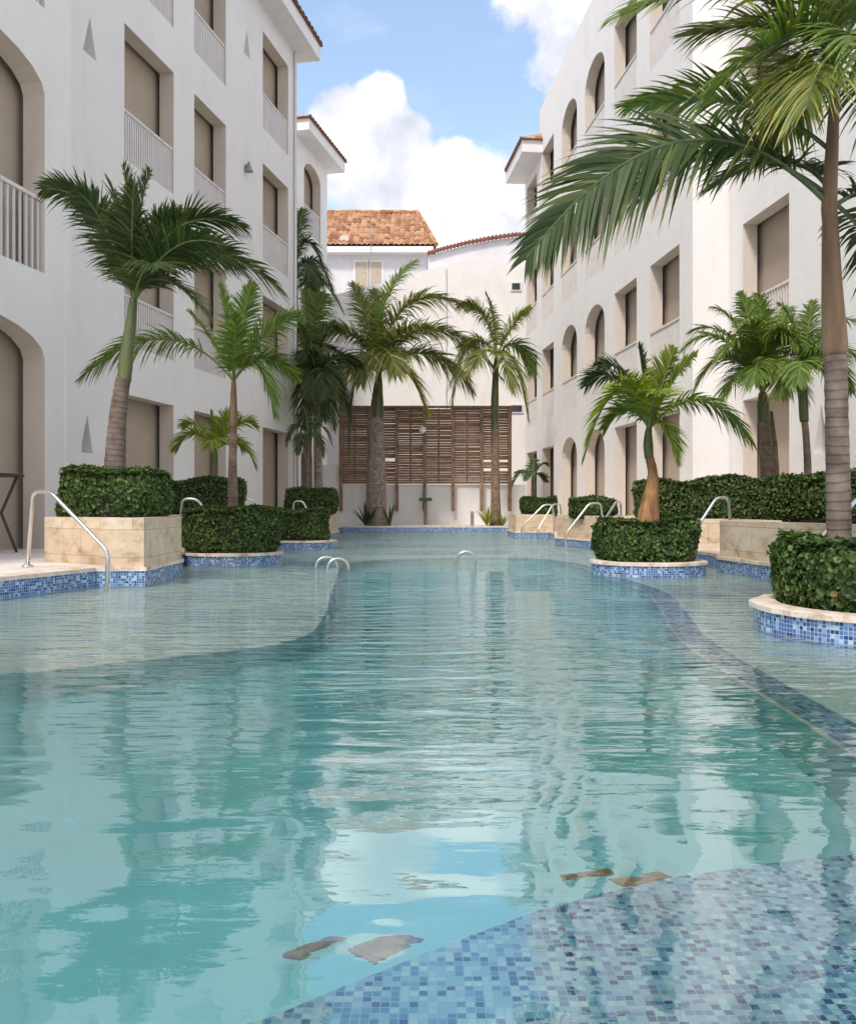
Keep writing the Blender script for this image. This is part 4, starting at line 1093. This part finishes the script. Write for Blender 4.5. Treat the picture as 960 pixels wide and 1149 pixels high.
# palms behind the left building corner
Y=27.6
palm('bright green palm close behind the left building corner',P(338,589,Y),
  [P(342,590,Y),P(344,540,Y),P(346,470,Y),P(347,440,Y)],[.18,.14,.12,.11],[P(347,441,Y),P(347,425,Y),P(347,405,Y)],[.12,.12,.06],
  [F_(Y,(345,350),(340,325),0,0,roll=1,lm=M['leaf_green']),F_(Y,(352,345),(364,330),-.2,-.3,roll=-1,lm=M['leaf_green']),F_(Y,(365,350),(384,372),0,0),
   F_(Y,(335,350),(320,370),-.3,-.5,lm=M['leaf_green']),F_(Y,(350,370),(356,400),-1,-1.5,lm=M['leaf_green']),F_(Y,(338,375),(332,420),-.7,-1,lm=M['leaf_green']),
   F_(Y,(368,385),(383,455),0,0,lm=M['leaf_dark']),F_(Y,(335,400),(328,480),.2,.3,lm=M['leaf_dark']),F_(Y,(355,400),(362,470),-.6,-.9,lm=M['leaf_dark']),
   F_(Y,(360,370),(392,410),.5,.8,lm=M['leaf_dark'])],
  M['leaf_green'],M['trunk'],M['shaft_green'],seed=111,lp=dict(n=66,llen=1.05,lw=.05,droop=.5,rr=.026))
Y=25.6
palm('dark drooping palm with pale trunk beside the annex arch',P(356,590,Y),
  [P(357,592,Y),P(357,540,Y),P(356,490,Y),P(355,455,Y)],[.16,.13,.11,.10],[P(355,457,Y),P(355,440,Y),P(355,425,Y)],[.11,.12,.06],
  [F_(Y,(338,385),(322,450),.3,.3),F_(Y,(345,380),(334,365),.3,.4,roll=1),F_(Y,(360,375),(375,360),.2,.2),F_(Y,(375,385),(405,410),0,0),F_(Y,(375,400),(392,470),0,0),
   F_(Y,(365,405),(374,480),-.5,-.6),F_(Y,(345,405),(340,480),-.4,-.5),F_(Y,(352,395),(350,445),-.9,-1.3),F_(Y,(362,395),(368,440),-.8,-1.1),F_(Y,(350,380),(338,400),-.7,-1)],
  M['leaf_dark'],M['trunk_pale'],M['shaft_green'],seed=121,lp=dict(n=62,llen=.85,lw=.05,droop=.55,rr=.024))
Y=29.6
palm('highest palm top showing behind the left building corner',P(330,588.5,Y),
  [P(328,589,Y),P(329,500,Y),P(330,400,Y),P(330,345,Y)],[.2,.15,.13,.12],[P(330,346,Y),P(330,330,Y),P(331,305,Y)],[.13,.13,.06],
  [F_(Y,(340,240),(362,300),0,0),F_(Y,(335,250),(340,235),.2,.2,roll=1),F_(Y,(355,270),(372,325),-.3,-.4),F_(Y,(352,290),(385,350),.3,.5),F_(Y,(345,300),(352,345),-1,-1.4),F_(Y,(322,260),(308,300),0,0),
   F_(Y,(340,280),(360,320),-.8,-1.2)],
  M['leaf_dark'],M['trunk'],M['shaft_green'],seed=131,lp=dict(n=58,llen=.85,lw=.045,droop=.5,rr=.024))
Y=24.0
palm('low dark palm beside the far left hedge',P(344,594,Y),
  [P(345,594,Y),P(345,540,Y),P(345,505,Y)],[.07,.055,.05],[P(345,507,Y),P(345,498,Y),P(345,488,Y)],[.055,.055,.03],
  [F_(Y,(330,462),(322,500),0,0),F_(Y,(345,470),(340,455),.2,.2),F_(Y,(360,462),(372,498),0,0),F_(Y,(355,475),(362,512),-.4,-.5),F_(Y,(338,478),(334,508),-.4,-.5),F_(Y,(355,468),(365,470),.3,.4)],
  M['leaf_dark'],M['trunk_thin'],M['shaft_green'],seed=141,lp=dict(n=26,llen=.4,lw=.045,droop=.5))

# rosette plants at the far edge
def rosette(px,Y,label,nb,l,w,mat,name,spread=(.15,1.0),seed=1):
    rnd=random.Random(seed); b=P(px,571,Y); b.z=.17; mb=MB()
    for i in range(nb):
        a=rnd.uniform(0,2*PI); e=rnd.uniform(*spread); h=Vector((math.cos(a),math.sin(a),0)); d=h*math.sin(e)+Vector((0,0,math.cos(e)))
        side=d.cross(Vector((0,0,1))); side=side.normalized() if side.length>1e-3 else Vector((1,0,0)); L=l*rnd.uniform(.7,1.1); prev=None; tn=min(1,max(0,rnd.gauss(.5,.2)))
        for j in range(5):
            u=j/4; q=b+d*L*u+h*(.15*L*u*u)-Vector((0,0,.12*L*u*u)); ww=w*(1-u**2)*(.6+.8*u*(1-u)*2)*.5+.001
            if prev: mb.face([prev[0],prev[1],q+side*ww,q-side*ww],0,None,tn+.01)
            prev=(q-side*ww,q+side*ww)
    tag(mb.build(name,mat,None,False,tuple(b)),label,'plant')
rosette(410,28.0,'spiky dark plant at the foot of the royal palm, left of its trunk',16,.85,.11,M['leaf_dark'],'agave_plant',(.1,.7),3)
rosette(437,28.0,'small upright dark spiky plant right of the royal palm trunk',8,.8,.09,M['leaf_dark'],'agave_plant',(.05,.4),4)
rosette(546,27.9,'bright green tufted plant at the foot of the slender palm, left of its trunk',40,.75,.045,M['leaf_yellow'],'tufted_plant',(.05,.75),5)
rosette(564,27.9,'small green tufted plant right of the slender palm trunk',26,.5,.045,M['leaf_green'],'tufted_plant',(.05,.7),6)

# ------------------------------------------------------------------ world
SUN_EL=math.radians(52); SUN_AZ=math.radians(205)   # azimuth clockwise from +Y
w=bpy.data.worlds.new('World'); S.world=w; w.use_nodes=True; nt=w.node_tree; L=nt.links
bg=nt.nodes['Background']
sky=N(nt,'ShaderNodeTexSky',sky_type='NISHITA'); sky.sun_disc=False; sky.sun_elevation=SUN_EL; sky.sun_rotation=SUN_AZ
sky.air_density=1.0; sky.dust_density=.6; sky.ozone_density=1.5
tc=N(nt,'ShaderNodeTexCoord'); dirv=tc.outputs['Generated']
def VM(op,a,b=None):
    n=N(nt,'ShaderNodeVectorMath',operation=op)
    if isinstance(a,tuple): n.inputs[0].default_value=a
    else: L.new(a,n.inputs[0])
    if b is not None:
        if isinstance(b,tuple): n.inputs[1].default_value=b
        else: L.new(b,n.inputs[1])
    return n
def MT(op,a,b=None,c=None,clamp=False):
    n=N(nt,'ShaderNodeMath',operation=op); n.use_clamp=clamp
    for i,x in enumerate((a,b,c)):
        if x is None: continue
        if isinstance(x,(int,float)): n.inputs[i].default_value=x
        else: L.new(x,n.inputs[i])
    return n.outputs[0]
nd=VM('NORMALIZE',dirv).outputs[0]
def wnoise(scale,detail,rough,off=(0,0,0),zs=1):
    mp=N(nt,'ShaderNodeMapping'); mp.inputs['Location'].default_value=off; mp.inputs['Scale'].default_value=(1,1,zs); L.new(nd,mp.inputs['Vector'])
    n=N(nt,'ShaderNodeTexNoise'); n.inputs['Scale'].default_value=scale; n.inputs['Detail'].default_value=detail; n.inputs['Roughness'].default_value=rough
    L.new(mp.outputs[0],n.inputs['Vector']); return n.outputs['Fac']
def blob(px,py,rp,edge=.35,sq=1.0):
    v=Vector(((px-480)/1000,1,-(py-571)/1000)); l=v.length; v.normalize()
    d=VM('DISTANCE',nd,tuple(v)).outputs['Value']
    return MT('SUBTRACT',1.0,MT('DIVIDE',d,rp/1000/l))
big=None
for b_ in ((395,152,50),(425,120,34),(400,195,50),(445,170,52),(455,215,70),(500,215,62),(540,225,62),(585,240,62),(600,290,80),(520,290,85),(470,270,60),(430,245,40),(660,250,90),(760,230,110),(680,60,90),(645,-10,70),(600,-45,70),(700,150,80),(620,0,40)):
    m_=blob(*b_); big=m_ if big is None else MT('MAXIMUM',big,m_)
nA=wnoise(16,8,.62); nB=wnoise(6,6,.55,(3,1,2))
dens=MT('ADD',big,MT('MULTIPLY',MT('SUBTRACT',nA,.5),1.15))
dens=MT('ADD',dens,MT('MULTIPLY',MT('SUBTRACT',nB,.5),.5))
mr=N(nt,'ShaderNodeMapRange',interpolation_type='SMOOTHSTEP'); mr.inputs[1].default_value=-.02; mr.inputs[2].default_value=.26; L.new(dens,mr.inputs[0])
# scattered clouds over the rest of the sky, thickened out of view for fill light
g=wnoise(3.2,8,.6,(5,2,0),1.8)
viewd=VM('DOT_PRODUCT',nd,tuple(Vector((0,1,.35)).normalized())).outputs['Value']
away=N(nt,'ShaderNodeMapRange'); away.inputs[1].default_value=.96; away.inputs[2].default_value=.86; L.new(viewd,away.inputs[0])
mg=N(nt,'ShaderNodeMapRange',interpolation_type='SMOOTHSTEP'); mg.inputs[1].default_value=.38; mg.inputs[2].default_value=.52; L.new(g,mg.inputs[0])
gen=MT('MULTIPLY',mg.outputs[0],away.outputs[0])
# thin wisps everywhere
wi=wnoise(9,6,.6,(1,7,3),2.5)
mw=N(nt,'ShaderNodeMapRange',interpolation_type='SMOOTHSTEP'); mw.inputs[1].default_value=.50; mw.inputs[2].default_value=.80; mw.inputs[4].default_value=.22; L.new(wi,mw.inputs[0])
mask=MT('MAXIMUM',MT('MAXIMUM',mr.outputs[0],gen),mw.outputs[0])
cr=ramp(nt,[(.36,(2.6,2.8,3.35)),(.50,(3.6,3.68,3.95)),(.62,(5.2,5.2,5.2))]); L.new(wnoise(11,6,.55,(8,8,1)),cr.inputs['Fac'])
mix=N(nt,'ShaderNodeMix',data_type='RGBA'); mix.clamp_factor=True
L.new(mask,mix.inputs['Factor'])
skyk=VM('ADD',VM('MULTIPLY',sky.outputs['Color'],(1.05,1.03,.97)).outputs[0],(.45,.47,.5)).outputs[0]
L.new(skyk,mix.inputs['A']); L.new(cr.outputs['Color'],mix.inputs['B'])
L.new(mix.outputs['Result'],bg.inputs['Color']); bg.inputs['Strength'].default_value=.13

sd=bpy.data.lights.new('sun','SUN'); sd.energy=1.65; sd.angle=math.radians(11); sd.color=(1,.91,.81)
so=bpy.data.objects.new('sun',sd); COL.objects.link(so)
d=Vector((math.sin(SUN_AZ)*math.cos(SUN_EL),math.cos(SUN_AZ)*math.cos(SUN_EL),math.sin(SUN_EL)))
so.rotation_euler=d.to_track_quat('Z','Y').to_euler(); so.location=(0,-5,30)

# ------------------------------------------------------------------ camera
cd=bpy.data.cameras.new('camera'); cam=bpy.data.objects.new('camera',cd); COL.objects.link(cam); S.camera=cam
cam.location=(0,0,CH); cam.rotation_euler=(PI/2,0,0)
cd.sensor_fit='HORIZONTAL'; cd.sensor_width=36; cd.lens=36*F/960
cd.shift_y=-(574.5-HZ)/960; cd.clip_end=2000; cd.clip_start=.05
S.view_settings.view_transform='Standard'; S.view_settings.look='None'; S.view_settings.exposure=1.02; S.view_settings.gamma=1
S.cycles.use_denoising=True
S.cycles.max_bounces=10; S.cycles.transmission_bounces=8; S.cycles.diffuse_bounces=4; S.cycles.glossy_bounces=4; S.cycles.volume_bounces=0
S.cycles.sample_clamp_indirect=6
